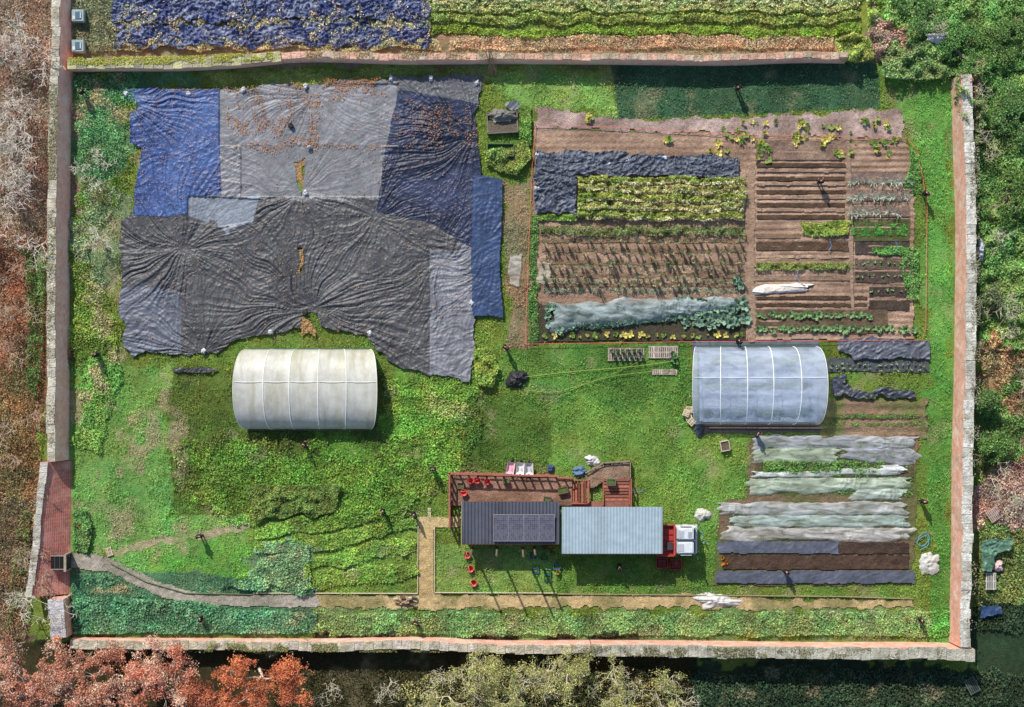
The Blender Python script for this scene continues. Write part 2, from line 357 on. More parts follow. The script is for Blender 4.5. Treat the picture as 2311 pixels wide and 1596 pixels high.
sheet('ground_cover_sheet',pl([(900,203),(1076,234),(1071,262),(1079,330),(1085,390),(1080,480),(1072,560),(1040,545),(980,505),(850,478),(868,350)]),.09,vcol((50,58,84),.4,(36,42,62),.6),M_plast,res=.06,hf=plh(1.),jit=.05,label='dark navy polythene sheet scattered with dry leaves',cat='plastic sheet')
sheet('ground_cover_sheet',pl([(1068,395),(1133,405),(1132,520),(1127,600),(1135,718),(1100,711),(1066,716),(1064,560)]),.3,vcol((52,70,104),.35),M_plast,res=.07,hf=plh(.5,1.5),jit=.05,label='narrow navy polythene strip along the plot edge',cat='plastic sheet')
sheet('ground_cover_sheet',pl([(1210,345),(1300,338),(1440,350),(1530,352),(1620,350),(1665,357),(1664,403),(1500,400),(1302,396),(1303,482),(1206,480),(1208,400)]),.12,vcol((78,84,98),.5),M_plast,res=.06,hf=plh(1.2,2.6),jit=.25,label='black plastic mulch sheet bordering the corn rows',cat='plastic sheet')
sheet('ground_cover_sheet',pl([(1885,768),(1960,762),(2094,772),(2095,810),(2010,808),(1925,812),(1890,790)]),.09,vcol((90,94,106),.3),M_plast,res=.07,hf=plh(1.0,2.),jit=.25,label='crumpled grey black plastic laid over a bed',cat='plastic sheet')
sheet('ground_cover_sheet',pl([(1868,808),(2095,812),(2096,840),(1866,838)]),.04,vcol((76,79,86),.25),M_plast,res=.08,hf=plh(.25),jit=.05,label='flat dark weed membrane with small seedlings',cat='weed membrane')
sheet('ground_cover_sheet',pl([(1866,860),(1880,842),(1905,848),(1900,872),(1960,880),(2010,876),(2062,886),(2058,902),(2000,896),(1930,902),(1885,890),(1865,880)]),.08,vcol((68,72,84),.3),M_plast,res=.07,hf=plh(1.2,2.4),jit=.35,label='bunched black plastic heaped on the grass',cat='plastic sheet')
sheet('ground_cover_sheet',pl([(388,832),(430,828),(494,832),(470,842),(430,838),(400,842)]),.06,vcol((62,62,68),.3),M_plast,res=.07,hf=plh(.8,2),jit=.1,label='small scrap of black plastic lying on grass',cat='plastic sheet')
sheet('ground_cover_sheet',pl([(1563,762),(1848,762),(1850,800),(1562,800)]),.03,vcol((98,100,108),.2),M_plast,res=.1,hf=plh(.15),jit=.03,label='grey membrane strip beside the polytunnel',cat='weed membrane')
sheet('ground_cover_sheet',pl([(1562,930),(1600,955),(1855,958),(1856,975),(1600,978),(1580,985)]),.03,vcol((88,82,76),.2),M_plast,res=.1,hf=plh(.2),jit=.1,label='dark membrane along the foot of the polytunnel',cat='weed membrane')
sheet('ground_cover_sheet',rect(1620,1222,1891,1248),.12,vcol((88,93,106),.3),M_plast,res=.08,hf=plh(.45,1.6),jit=.08,label='dark blue grey plastic strip over a bed',cat='plastic sheet')
sheet('ground_cover_sheet',rect(1616,1288,2062,1315),.12,vcol((82,87,100),.3),M_plast,res=.08,hf=plh(.45,1.6),jit=.08,label='long dark grey plastic strip over a bed',cat='plastic sheet')
for a in (pl([(262,-30),(968,-30),(968,50),(262,48)]),pl([(262,60),(968,56),(965,104),(268,106)])):
    sheet('ground_cover_sheet',a,.06,vcol((54,66,110),.6,(112,120,148),1.6),M_plast,res=.065,hf=plh(1.4,3.5),jit=.6,label='crumpled blue plastic sheet strewn with dead stems',cat='plastic sheet')
sheet('ground_cover_sheet',pl([(1150,578),(1178,575),(1172,645),(1148,640)]),.05,vcol((196,192,184),.15),M_fleece,res=.08,hf=plh(.5),jit=.2,label='pale scrap of fleece lying on the soil',cat='fleece')
sheet('ground_cover_sheet',pl([(1212,588),(1240,592),(1250,640),(1212,642)]),.2,vcol((204,194,176),.15),M_fleece,res=.08,hf=plh(.5),jit=.2,label='pale scrap of fleece lying on the bed',cat='fleece')
sheet('ground_cover_sheet',pl([(1136,236),(1165,225),(1174,245),(1155,252)]),.12,vcol((116,122,130),.2),M_plast,res=.08,hf=plh(.6,2),jit=.05,label='grey plastic bag flat beside the compost bin',cat='plastic sheet')
sheet('ground_cover_sheet',pl([(2206,1222),(2240,1212),(2275,1216),(2274,1240),(2240,1250),(2232,1285),(2204,1280)]),.6,vcol((88,124,104),.3),M_plast,res=.08,hf=plh(1.4,2.4),jit=.25,label='crumpled green tarpaulin outside the wall',cat='tarpaulin')
sheet('ground_cover_sheet',pl([(2206,1365),(2250,1365),(2254,1385),(2206,1390)]),.4,vcol((50,72,110),.3),M_plast,res=.08,hf=plh(1.,2),jit=.15,label='dark blue tarpaulin in the shade outside the wall',cat='tarpaulin')
# ---------------------------------------------------------------- foliage generators
def leafmesh(name,Pt,size,col,up=.7,asp=.55):
    n=len(Pt);N=rng.normal(size=(n,3));N[:,2]=np.abs(N[:,2])+up;N/=np.linalg.norm(N,axis=1)[:,None]
    t=np.cross(N,rng.normal(size=(n,3)));t/=np.linalg.norm(t,axis=1)[:,None];b=np.cross(N,t)
    s=np.asarray(size)[:,None] if np.ndim(size) else np.full((n,1),size)
    V=np.stack([Pt-t*s,Pt+b*s*asp,Pt+t*s,Pt-b*s*asp],1).reshape(-1,3)
    return mesh_np(name,V,np.arange(4*n).reshape(n,4),M_leaf,np.repeat(col,4,axis=0))
def inpoly(poly,n,j=0):
    poly=np.asarray(poly);a=poly.min(0)-j;b=poly.max(0)+j;o=np.zeros((0,2))
    for _ in range(60):
        if len(o)>=n:break
        q=rng.uniform(a,b,(n,2));u=q
        if j: u=q+np.stack([fbm(q[:,0]*.5,q[:,1]*.5,3,601)-.5,fbm(q[:,0]*.5,q[:,1]*.5,3,602)-.5],1)*3.2*j
        o=np.vstack([o,q[pip(poly,u[:,0],u[:,1])]])
    return o[:n]
def jitcol(c,v=.3,h=.12):
    n=len(c);c=c*rng.uniform(1-v,1+v,(n,1));c=c*rng.uniform(1-h,1+h,(n,3));return c
WALLIN=pl([(162,160),(1900,145),(1985,150),(2148,175),(2146,1445),(1330,1438),(165,1430)])
def excl(q):
    k=np.ones(len(q),bool)
    for p in EXC:k&=~pip(p,q[:,0],q[:,1])
    return k
q=inpoly(WALLIN,450000);q=q[excl(q)]
dens=fbm(q[:,0]*.9,q[:,1]*.9,4,222);q=q[rng.random(len(q))<np.clip((dens-.3)*4,.12,1)]
tall=fbm(q[:,0]*1.1,q[:,1]*1.1,3,111);tl=np.clip((tall-.35)*3,0,1)
z=.02+(.05+.2*tl)*rng.random(len(q))
obj('grass',leafmesh('grass',np.column_stack([q,z]),rng.uniform(.045,.095,len(q)),jitcol(gcol(q[:,0],q[:,1])*(1.15+.6*tl)[:,None],.4,.15),up=.35,asp=.4),kind='stuff')
q=inpoly(WALLIN,3500);q=q[excl(q)&(q[:,0]<38)];cc=lin((186,180,130))[None]*np.ones((len(q),1))
obj('dry_grass',leafmesh('dry_grass',np.column_stack([q,np.full(len(q),.2)]),.06,jitcol(cc,.3,.1),up=.6,asp=.5),kind='stuff')
def canopy(name,poly,n,hmax,size,mul=1.3,col=None,f=.5,seed=1,thr=0,up=.5,cv=.35,j=None,dark=.55):
    small=col is not None and 'row' in name
    j=(.08 if small else .55) if j is None else j
    q=inpoly(poly,n,j);h=ridge(fbm(q[:,0]*f,q[:,1]*f,3,seed));h=np.clip((h-thr)/(1-thr),0,1)
    hf=vn(q[:,0]*1.7,q[:,1]*1.7,seed+7);h=h*(.55+.7*hf)
    k=h>0 if thr==0 else h>.02
    q=q[k];h=h[k]
    z=hmax*h*rng.uniform(.5,1.,len(q))+.05
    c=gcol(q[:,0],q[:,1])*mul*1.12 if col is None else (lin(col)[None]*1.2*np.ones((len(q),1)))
    c=c*(dark+.75*h)[:,None]  # low leaves coloured darker, painted shade inside the foliage
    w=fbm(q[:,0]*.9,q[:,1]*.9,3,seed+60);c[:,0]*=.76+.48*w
    return obj(name,leafmesh(name,np.column_stack([q,z]),rng.uniform(.5,1.4,len(q))*size,jitcol(c,cv,.18),up=up),kind='stuff')
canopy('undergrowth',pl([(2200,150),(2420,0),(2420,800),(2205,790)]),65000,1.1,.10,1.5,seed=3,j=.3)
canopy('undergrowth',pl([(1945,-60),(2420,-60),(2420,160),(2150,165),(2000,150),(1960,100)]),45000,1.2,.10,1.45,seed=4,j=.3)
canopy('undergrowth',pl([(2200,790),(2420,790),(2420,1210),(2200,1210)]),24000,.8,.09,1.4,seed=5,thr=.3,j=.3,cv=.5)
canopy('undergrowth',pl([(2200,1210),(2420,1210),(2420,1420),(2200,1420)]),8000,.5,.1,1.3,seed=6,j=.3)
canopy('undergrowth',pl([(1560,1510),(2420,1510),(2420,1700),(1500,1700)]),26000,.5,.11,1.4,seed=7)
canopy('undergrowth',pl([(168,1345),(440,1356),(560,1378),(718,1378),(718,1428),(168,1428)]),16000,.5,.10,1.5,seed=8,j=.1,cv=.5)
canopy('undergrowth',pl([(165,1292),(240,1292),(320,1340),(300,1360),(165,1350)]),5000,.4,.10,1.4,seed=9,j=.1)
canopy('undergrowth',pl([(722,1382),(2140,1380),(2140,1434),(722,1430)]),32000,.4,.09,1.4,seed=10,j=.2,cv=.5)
def band(pts,w,n,h,seed,mul=1.3,col=None,size=.09):
    canopy('long_grass',strip(pts,w),n,h,size,mul,seed=seed,j=.35,f=.8,thr=.1,col=col,dark=.65)
band([(575,1200),(680,1188),(780,1170),(870,1140),(935,1120)],[24,34,36,34,26],5500,.35,301)
band([(575,1235),(680,1228),(790,1212),(880,1188),(940,1180)],[26,34,34,30,24],5500,.35,302)
band([(690,1275),(770,1262),(850,1240),(938,1232)],[24,34,34,28],4000,.3,303)
band([(700,1315),(800,1300),(880,1290),(938,1280)],[26,34,34,30],4000,.3,304)
canopy('undergrowth',pl([(500,1325),(620,1255),(702,1240),(705,1332)]),6500,.5,.09,1.4,seed=12,thr=.1,cv=.5)
canopy('undergrowth',pl([(420,990),(880,1000),(930,1160),(560,1165),(400,1130)]),17000,.35,.09,1.35,seed=13,thr=.3,j=1.2)
canopy('undergrowth',pl([(860,840),(1100,880),(1040,1060),(1000,1130),(890,1150),(870,980)]),13000,.35,.09,1.35,seed=14,thr=.35,j=1.2)
canopy('undergrowth',pl([(165,165),(330,165),(300,220),(290,420),(165,640)]),10000,.4,.08,1.4,seed=15,thr=.3)
canopy('undergrowth',pl([(165,480),(200,520),(265,760),(250,1000),(165,1020)]),9000,.4,.09,1.4,seed=25,thr=.35,j=.8)
canopy('hedge',pl([(565,1095),(640,1085),(770,1096),(775,1140),(720,1158),(640,1172),(570,1165)]),15000,.8,.09,1,col=(118,138,72),f=.8,seed=16)
canopy('undergrowth',pl([(-100,-50),(120,-50),(108,560),(-100,560)]),14000,.35,.08,1.4,seed=17,cv=.55,j=.2)
canopy('leaf_litter',pl([(-100,530),(104,530),(92,1100),(60,1440),(-100,1440)]),30000,.35,.08,1.5,seed=18,cv=.55,j=.2)
canopy('undergrowth',pl([(50,560),(104,560),(102,760),(86,900),(60,860),(70,700)]),2600,.7,.09,1,col=(84,116,62),f=.5,seed=22,thr=.45)
canopy('undergrowth',pl([(50,1150),(74,1150),(64,1330),(20,1420),(30,1250)]),1500,.7,.09,1,col=(104,120,72),f=.5,seed=23,thr=.4)
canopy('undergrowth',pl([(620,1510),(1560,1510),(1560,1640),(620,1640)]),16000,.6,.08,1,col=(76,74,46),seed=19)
canopy('scrub',pl([(930,1535),(1000,1500),(1150,1490),(1350,1510),(1540,1545),(1560,1640),(900,1640)]),20000,1.6,.07,1,col=(164,160,108),f=.9,seed=119,thr=.25,up=.2,cv=.55,j=.8)
canopy('undergrowth',pl([(160,-40),(262,-40),(262,120),(160,120)]),5500,.5,.08,1,col=(140,144,112),seed=20,up=.3,j=.2)
canopy('dead_stems',pl([(262,42),(970,42),(970,64),(262,66)]),9000,.5,.09,1,col=(182,176,142),seed=21,up=.2,f=1,thr=.1,j=.6)
canopy('dead_stems',pl([(262,98),(980,96),(1000,116),(262,118)]),9000,.5,.09,1,col=(176,170,132),seed=22,up=.2,f=1,j=.5)
canopy('dead_stems',pl([(262,-20),(970,-20),(970,104),(262,104)]),14000,.6,.09,1,col=(182,172,146),seed=27,up=.2,f=.9,thr=.45,j=.2,cv=.5)
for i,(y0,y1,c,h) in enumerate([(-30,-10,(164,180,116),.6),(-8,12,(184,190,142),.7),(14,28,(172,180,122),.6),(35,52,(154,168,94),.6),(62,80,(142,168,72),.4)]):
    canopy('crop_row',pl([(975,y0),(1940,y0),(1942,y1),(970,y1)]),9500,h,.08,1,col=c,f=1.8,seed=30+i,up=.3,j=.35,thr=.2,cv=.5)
canopy('dry_grass',pl([(1010,84),(1880,82),(1880,108),(1010,112)]),8000,.35,.08,1,col=(190,168,138),seed=39,up=.3,j=.2)
canopy('undergrowth',pl([(1880,95),(1920,84),(1960,95),(1965,135),(1930,146),(1888,140)]),4500,1.9,.11,1,col=(156,166,90),f=.4,seed=40)
canopy('undergrowth',pl([(1980,100),(2040,90),(2150,120),(2148,175),(2090,185),(1990,180)]),8000,1.3,.10,1,col=(122,146,92),f=.6,seed=41)
canopy('ivy',pl([(2146,170),(2202,150),(2210,335),(2158,330),(2150,260)]),7500,3.0,.10,1,col=(120,136,90),f=.5,seed=42,j=.3)
canopy('ivy',pl([(2160,180),(2195,190),(2190,240),(2160,235)]),1500,3.1,.09,1,col=(176,136,124),f=.5,seed=43,j=.3)
canopy('ivy',pl([(96,580),(140,570),(138,620),(100,700)]),1200,2.7,.08,1,col=(120,140,80),f=.5,seed=44,j=.3)
canopy('ivy',pl([(168,1440),(500,1444),(700,1442),(700,1470),(168,1465)]),2500,1.6,.08,1,col=(130,140,104),f=.9,seed=45,j=.3,thr=.4)
def rowcrop(x0,x1,y,w,n,h,c,size=.08,name='crop_row',f=1.6,seed=50,thr=.1,j=.12):
    canopy(name,rect(x0,y-w/2,x1,y+w/2),n,h,size,1,col=c,f=f,seed=seed,thr=thr,up=.25,j=j,dark=.5)
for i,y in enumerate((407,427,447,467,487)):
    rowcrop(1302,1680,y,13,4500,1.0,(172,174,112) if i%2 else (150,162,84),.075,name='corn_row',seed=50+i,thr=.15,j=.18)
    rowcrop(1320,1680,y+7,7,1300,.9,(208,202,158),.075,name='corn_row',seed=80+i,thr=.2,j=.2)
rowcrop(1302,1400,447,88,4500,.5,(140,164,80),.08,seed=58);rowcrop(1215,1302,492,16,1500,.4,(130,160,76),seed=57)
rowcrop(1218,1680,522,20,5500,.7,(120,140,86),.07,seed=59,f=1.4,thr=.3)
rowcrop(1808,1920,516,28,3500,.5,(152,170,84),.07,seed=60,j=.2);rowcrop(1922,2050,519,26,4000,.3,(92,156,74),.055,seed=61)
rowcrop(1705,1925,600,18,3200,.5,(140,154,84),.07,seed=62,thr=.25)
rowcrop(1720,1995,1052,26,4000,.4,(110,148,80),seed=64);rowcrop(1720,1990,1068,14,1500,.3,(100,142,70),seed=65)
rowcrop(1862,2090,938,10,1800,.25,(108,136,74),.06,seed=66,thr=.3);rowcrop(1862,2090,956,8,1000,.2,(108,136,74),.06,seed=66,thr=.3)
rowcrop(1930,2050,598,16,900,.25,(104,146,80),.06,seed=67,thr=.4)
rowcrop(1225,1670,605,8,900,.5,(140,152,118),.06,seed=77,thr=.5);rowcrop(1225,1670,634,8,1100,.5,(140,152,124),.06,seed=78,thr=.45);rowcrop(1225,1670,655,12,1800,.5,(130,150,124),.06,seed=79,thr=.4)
for a,b,c_,d in ((2042,375,2078,440),(2040,560,2072,670),(2046,330,2070,380),(1975,560,2050,580)):
    canopy('crop_row',rect(a,b,c_,d),1500,.4,.08,1,col=(112,156,84),f=1,seed=68,up=.3,j=.3,thr=.2)
canopy('undergrowth',pl([(1100,345),(1140,330),(1190,320),(1200,360),(1165,395),(1120,385),(1098,365)]),4500,.9,.1,1,col=(142,158,84),f=.8,seed=70)
canopy('undergrowth',pl([(1170,240),(1198,240),(1198,330),(1172,330)]),1800,.5,.09,1,col=(122,156,78),f=.8,seed=71)
canopy('undergrowth',pl([(1196,490),(1213,490),(1211,770),(1190,770)]),2500,.4,.08,1,col=(98,138,72),f=.8,seed=72,j=.25)
canopy('undergrowth',pl([(1070,790),(1110,785),(1128,830),(1110,875),(1075,868)]),3500,.8,.09,1,col=(144,160,78),f=.8,seed=73)
canopy('undergrowth',pl([(168,1150),(198,1145),(212,1200),(200,1245),(172,1240)]),2500,.6,.1,1,col=(116,150,88),f=.8,seed=74)
def litter(name,regs,z,c,size=.06,v=.3):
    pts=[]
    for p,n,thr in regs:
        a=inpoly(pl(p),n,.5);f=ridge(fbm(a[:,0]*.9,a[:,1]*.9,4,301));a=a[f>thr];pts.append(a)
    a=np.vstack(pts);cc=jitcol(np.tile(lin(c),(len(a),1)),v,.15)
    obj(name,leafmesh(name,np.column_stack([a,plh()(a[:,0],a[:,1])+z]),rng.uniform(.6,1.3,len(a))*size,cc,up=1.5,asp=.7),kind='stuff')
litter('fallen_leaves',[([(500,200),(900,185),(880,215),(700,240),(520,240)],1500,.78),([(520,250),(670,240),(640,310),(530,300)],1000,.75),([(692,230),(712,230),(710,340),(692,340)],260,.4),([(540,320),(870,320),(865,334),(540,338)],550,.6),([(720,180),(860,178),(840,200),(720,205)],500,.5),([(900,230),(1075,250),(1075,330),(880,330)],1000,.78),([(300,200),(500,200),(500,430),(300,480)],700,.6),([(420,180),(1080,180),(1060,820),(300,780)],1800,.7)],.14,(190,138,96),.055)
litter('fallen_leaves',[([(690,350),(684,440),(668,400),(664,368)],1500,0),([(670,560),(686,560),(684,620),(672,620)],500,0),([(690,712),(705,735),(715,757),(680,757),(678,735)],900,0)],.0,(196,160,112),.06)
# ---------------------------------------------------------------- single plants
def rosette(name,nl,r,h,c,w=.4,v=.25,erect=.6):
    V=[];F=[];Cc=[];base=lin(c)*1.15
    for i in range(nl):
        a=random.uniform(0,6.28);L=r*random.uniform(.4,1.05);hh=h*random.uniform(.6,1.3);ww=L*w
        ca,sa=math.cos(a),math.sin(a);m=.6*L;sx=random.uniform(-.3,.3)*r;sy=random.uniform(-.3,.3)*r
        o=len(V);V+=[(sx*.3,sy*.3,.04),(ca*m-sa*ww+sx,sa*m+ca*ww+sy,hh*.9),(ca*L+sx,sa*L+sy,hh*erect),(ca*m+sa*ww+sx,sa*m-ca*ww+sy,hh*.8)]
        F.append((o,o+3,o+2,o+1));k=base*random.uniform(1-v,1+v);Cc+=[tuple(k)]*4
    return mesh_np(name,V,F,M_leaf,np.array(Cc))
def plants(name,label,cat,group,meshes,pts,z=.14,s=(.8,1.2),jit=3):
    for (a,b) in pts:
        x,y=P(a+random.uniform(-jit,jit),b+random.uniform(-jit,jit))
        o=obj(name,random.choice(meshes),label,cat,group,loc=(x,y,z),rz=random.uniform(0,6.28))
        k=random.uniform(*s);o.scale=(k,k,k*random.uniform(.9,1.3))
def row(x0,x1,y,n): return [(x0+(x1-x0)*i/(n-1),y) for i in range(n)]
cab=[rosette('cabbage_leaves',26,.48,.42,(120,150,128),.38,.35) for _ in range(4)]
cabg=[rosette('cabbage_leaves',26,.42,.34,(126,160,108),.4,.35) for _ in range(4)]
leek=[rosette('leek_leaves',16,.6,.45,(160,180,162),.07) for _ in range(4)]
small=[rosette('seedling_leaves',12,.30,.3,(134,150,104),.4) for _ in range(3)]
pump=[rosette('pumpkin_leaves',9,.5,.35,c,.42,.4) for c in((172,174,84),(124,150,74),(200,190,104),(140,156,78),(110,140,66))]
bean=[rosette('bean_leaves',20,.34,1.05,c,.2,.45,.9) for c in ((156,158,120),(134,146,100),(178,168,134),(126,142,112))]
plants('brassica_plant','blue green brassica plant in the vegetable bed','brassica plant','brassica plants in rows',cab,[p for i,y in enumerate((682,698,714,728)) for p in row(1550+(3-i)*-4,1680,y,9)]+[(1662,625),(1670,640),(1658,632)]+[(1240,700),(1235,715),(1240,730),(1250,692),(1260,745)],jit=5,s=(.7,1.05))
plants('squash_plant','yellowing green squash plant in the vegetable bed','squash plant','squash plants in a row',pump,row(1230,1675,757,24),s=(.45,.75))
plants('cabbage_plant','leafy green cabbage plant in a bed','cabbage plant','cabbage plants in rows',cabg,row(1712,1960,712,19)+row(1712,2060,742,24),s=(.6,.9))
plants('leek_plant','grey green leek fanning over brown soil','leek plant','leek plants in rows',leek,row(1922,2046,410,10)+row(1922,2046,447,11)+row(1922,2020,480,7),s=(.7,1.),z=.2)
plants('bean_plant','straggly pale stalked plant casting a shadow on soil','vegetable plant','young plants in rows',bean,[p for y,n in ((546,25),(570,27),(596,29),(622,25),(640,23)) for p in row(1225,1672,y,n)],s=(.4,.9),jit=6)
plants('seedling','small green seedling in dark soil','seedling','seedlings in rows',small,row(1930,2048,592,9)+row(1930,2045,622,9)+row(1965,2048,656,6)+row(1875,2085,822,18)+row(1875,2085,832,16),s=(.4,.65),z=.2)
plants('pumpkin_plant','yellow and green pumpkin foliage trailing on the soil','pumpkin plant','trailing pumpkin plants',pump,[(1590+random.random()*240,275+random.random()*50) for _ in range(36)]+[(1850+random.random()*170,270+random.random()*90) for _ in range(34)]+[(1700+random.random()*40,320+random.random()*45) for _ in range(12)]+[(1325,262),(1335,268),(1342,258),(1330,272),(1505,312),(1500,318)]+[(1880+random.random()*30,340+random.random()*20) for _ in range(8)]+[(1430,352),(1450,355),(1620,345),(1640,342),(1600,345)],s=(.3,.9),z=.14)
plants('marigold','orange flowering marigold clump','flower','orange flowers',[rosette('marigold_leaves',14,.25,.3,(226,140,40),.45)],[(185,1190),(192,1196),(196,1186),(1632,1262),(1640,1268),(1630,1270)],s=(.7,1))
# ---------------------------------------------------------------- row covers
def cover(x0,x1,y0,y1,h,c,label,mat=M_fleece,y0b=None,y1b=None,wr=1.,name='row_cover',cat='fleece row cover'):
    y0b=y0 if y0b is None else y0b;y1b=y1 if y1b is None else y1b
    L=(x1-x0)/S;nu=int(L/.07);nv=22
    u=np.linspace(0,1,nu);v=np.linspace(-1,1,nv);U,Vv=np.meshgrid(u,v)
    px=x0+(x1-x0)*U;yc=((y0+(y0b-y0)*U)+(y1+(y1b-y1)*U))/2;hw=((y1+(y1b-y1)*U)-(y0+(y0b-y0)*U))/2
    sd=int(x0+y0)
    top=(Vv<0)
    hw=hw*(.62+.62*fbm(px*.022,top*31.+3,3,sd))
    hw=hw*(1-.35*np.clip((U-.88)*10,0,1)*(vn(px*.05,px*0,sd+31)))
    yc=yc+(vn(px*.02,px*0,sd+5)-.5)*5
    x=(px-CX)/S+(fbm(Vv*2.+3,U*0+2,2,sd)-.5)*1.2*(np.abs(U-.5)*2)**6;y=(CY-(yc+hw*Vv))/S
    endt=np.clip(np.minimum(U,1-U)*L/.5,0,1)**.5
    z=.14+h*np.clip(1-Vv**2,0,1)**.6*endt*(.7+.6*vn(px*.04,Vv*0,sd+2))
    bun=np.clip((vn(px*.012,px*0,sd+21)-.6)*3,0,1)+np.clip((U-.86)*8,0,1)
    z=z+wr*(ridge(vn(x*.35,y*3+x*.25,sd))**3*.09+ridge(vn(x*.9-y,y*6,sd+1))**3*.03+ridge(vn(x*4,y*2,sd+4))**3*.16*bun)*(1-np.abs(Vv)**6)
    y=y+(fbm(x*1.6,Vv*1.5,3,sd+9)-.5)*.15
    Vt=np.stack([x.ravel(),y.ravel(),z.ravel()],1)
    ii=np.arange((nv-1)*nu).reshape(nv-1,nu)[:,:-1].ravel();F=np.stack([ii,ii+nu,ii+nu+1,ii+1],1)
    col=np.tile(lin(c),(len(Vt),1))*(.8+.35*fbm(x.ravel()*.7,y.ravel()*2,4,sd))[:,None]*(1+.15*bun.ravel())[:,None]
    return obj(name,mesh_np(name,Vt,F,mat,col,True),label,cat,'row covers over vegetable beds')
W=(196,200,200)
cover(1703,2066,982,1015,.1,(188,192,200),'white fleece row cover over a vegetable bed',wr=.6)
cover(1703,1892,1010,1051,.12,(186,200,180),'greenish white fleece cover over a bed',wr=.6)
cover(1898,2067,1008,1036,.1,(188,190,204),'pale fleece cover at the bed end',y1b=1054,wr=.6)
cover(1698,2040,1064,1080,.12,(222,228,226),'narrow twisted white fleece over greens',y0b=1052,y1b=1070)
cover(1985,2032,1048,1074,.25,(222,228,230),'bunched white fleece at the bed end',wr=1.5)
cover(1693,2055,1078,1118,.12,(196,210,192),'white fleece row cover over green plants',y0b=1074,y1b=1104,wr=.7)
cover(1925,2040,1102,1131,.12,(194,208,200),'short pale fleece cover beside a longer one',wr=.7)
cover(1624,2044,1132,1163,.1,W,'long white fleece row cover',wr=.6)
cover(1655,2050,1160,1191,.1,(188,208,202),'long pale green white fleece row cover',wr=.6)
cover(1637,2060,1188,1221,.12,(206,204,202),'long white fleece row cover ruffled at the ends',wr=.8)
M_net=mk('insect_net',rough=.6,var=.35,vscale=1.5,bump=.3,bscale=4,alpha=.55,aw=.35,trans=.15,stretch=(.5,1.3,1),crease=.2)
cover(1240,1650,686,757,.5,(166,180,184),'blue grey insect netting over brassicas',mat=M_net,y0b=664,y1b=706,wr=.9,name='netting_cover',cat='crop netting')
cover(1703,1826,646,669,.2,(220,210,200),'crumpled white fleece lying on the bed',mat=M_bag,y0b=638,y1b=659,wr=1.2)
canopy('crop_row',pl([(1255,700),(1600,680),(1560,720),(1260,750)]),4500,.55,.1,1,col=(84,116,98),f=1,seed=75,up=.3)
canopy('crop_row',pl([(1710,992),(2060,992),(2060,1120),(1700,1112)]),8500,.15,.08,1,col=(104,138,78),f=1,seed=76,up=.3,thr=.1)
canopy('crop_row',pl([(1640,1138),(2050,1138),(2050,1215),(1645,1215)]),4500,.12,.07,1,col=(96,120,74),f=1,seed=176,up=.3,thr=.3)
def bag(px,py,rx,ry,h,c,label,name='plastic_bag',cat='bag',rz=0,z=0):
    na=48;nr=14;a=np.linspace(0,2*np.pi,na,endpoint=False);r=np.linspace(0,1,nr);A,Rr_=np.meshgrid(a,r);sd=int(px*3+py)
    rad=.45+.95*fbm(np.cos(A)*2.2+5,np.sin(A)*2.2+5,3,sd)
    x=np.cos(A)*Rr_*rad*rx/S;y=np.sin(A)*Rr_*rad*ry/S
    z_=h*(1-Rr_**2.5)*(.4+.8*ridge(vn(x*3+9,y*3,sd)))+ridge(vn(x*6,y*6+3,sd+2))**2*.2*h+.02
    V=np.stack([x.ravel(),y.ravel(),z_.ravel()],1);F=[]
    for i in range(nr-1):
        for j in range(na):F.append((i*na+j,(i+1)*na+j,(i+1)*na+(j+1)%na,i*na+(j+1)%na))
    X_,Y_=P(px,py)
    return obj(name,mesh_np(name,V,F,M_bag,np.tile(lin(c),(len(V),1)),True),label,cat,loc=(X_,Y_,z),rz=rz)
bag(2095,1270,30,28,.22,(186,186,182),'crumpled white fleece sheet lying on grass','fleece_heap','fleece',z=.1)
bag(1586,1160,17,17,.3,(190,188,180),'round crumpled white bag on the lawn')
bag(1616,1356,56,19,.3,(198,196,192),'long crumpled white fleece heap on the path','fleece_heap','fleece')
bag(1337,1040,16,15,.4,(200,196,198),'white plastic sack beside the raised bed')
bag(1307,1064,17,13,.4,(84,110,140),'blue plastic sack beside the raised bed')
bag(1243,1058,9,11,.4,(60,80,120),'small dark blue sack by the fence')
bag(2110,92,28,16,.5,(200,196,196),'white plastic bundle among bushes',z=1.0)
bag(2249,1277,12,14,.4,(210,180,180),'pink and white bag outside the wall',z=.4)
bag(2206,565,9,24,.5,(176,186,196),'pale grey plastic tub outside the wall',z=.8)
bag(1578,965,14,22,.4,(70,74,84),'black plastic bundle by the polytunnel corner')
bag(1168,858,28,22,.55,(46,46,50),'crumpled black plastic heap on the lawn','plastic_heap','plastic sheet',rz=.5)
bag(1135,262,34,14,.5,(112,110,104),'messy grey heap of rubble on compost','rubble_heap','heap',z=.5)
for (a,b) in ((286,214),(427,212),(550,204),(690,196),(883,178),(973,178),(1077,188),(690,437),(835,752),(1066,685),(461,793),(612,750)):
    bag(a,b,6,7,.2,(190,190,194),'small white sandbag weighting the plastic sheet','sandbag','sandbag',z=.25)['group']='sandbags on the sheet'
for (a,b) in ((1213,350),(1415,362),(1500,357),(1322,385),(1652,395),(1213,425),(1460,358),(1375,372)):
    bag(a,b,7,5,.2,(190,194,206),'small pale sandbag holding down black plastic','sandbag','sandbag',z=.3)['group']='sandbags on the sheet'
def stone(px,py,r,c=(40,38,40),z=.25,label='dark round stone weighting the plastic sheet'):
    return bag(px,py,r,r,.3,c,label,'stone','stone',z=z)
stone(658,285,7);stone(690,707,8);stone(699,333,5,(190,190,190),label='pale stone on the grey sheet')
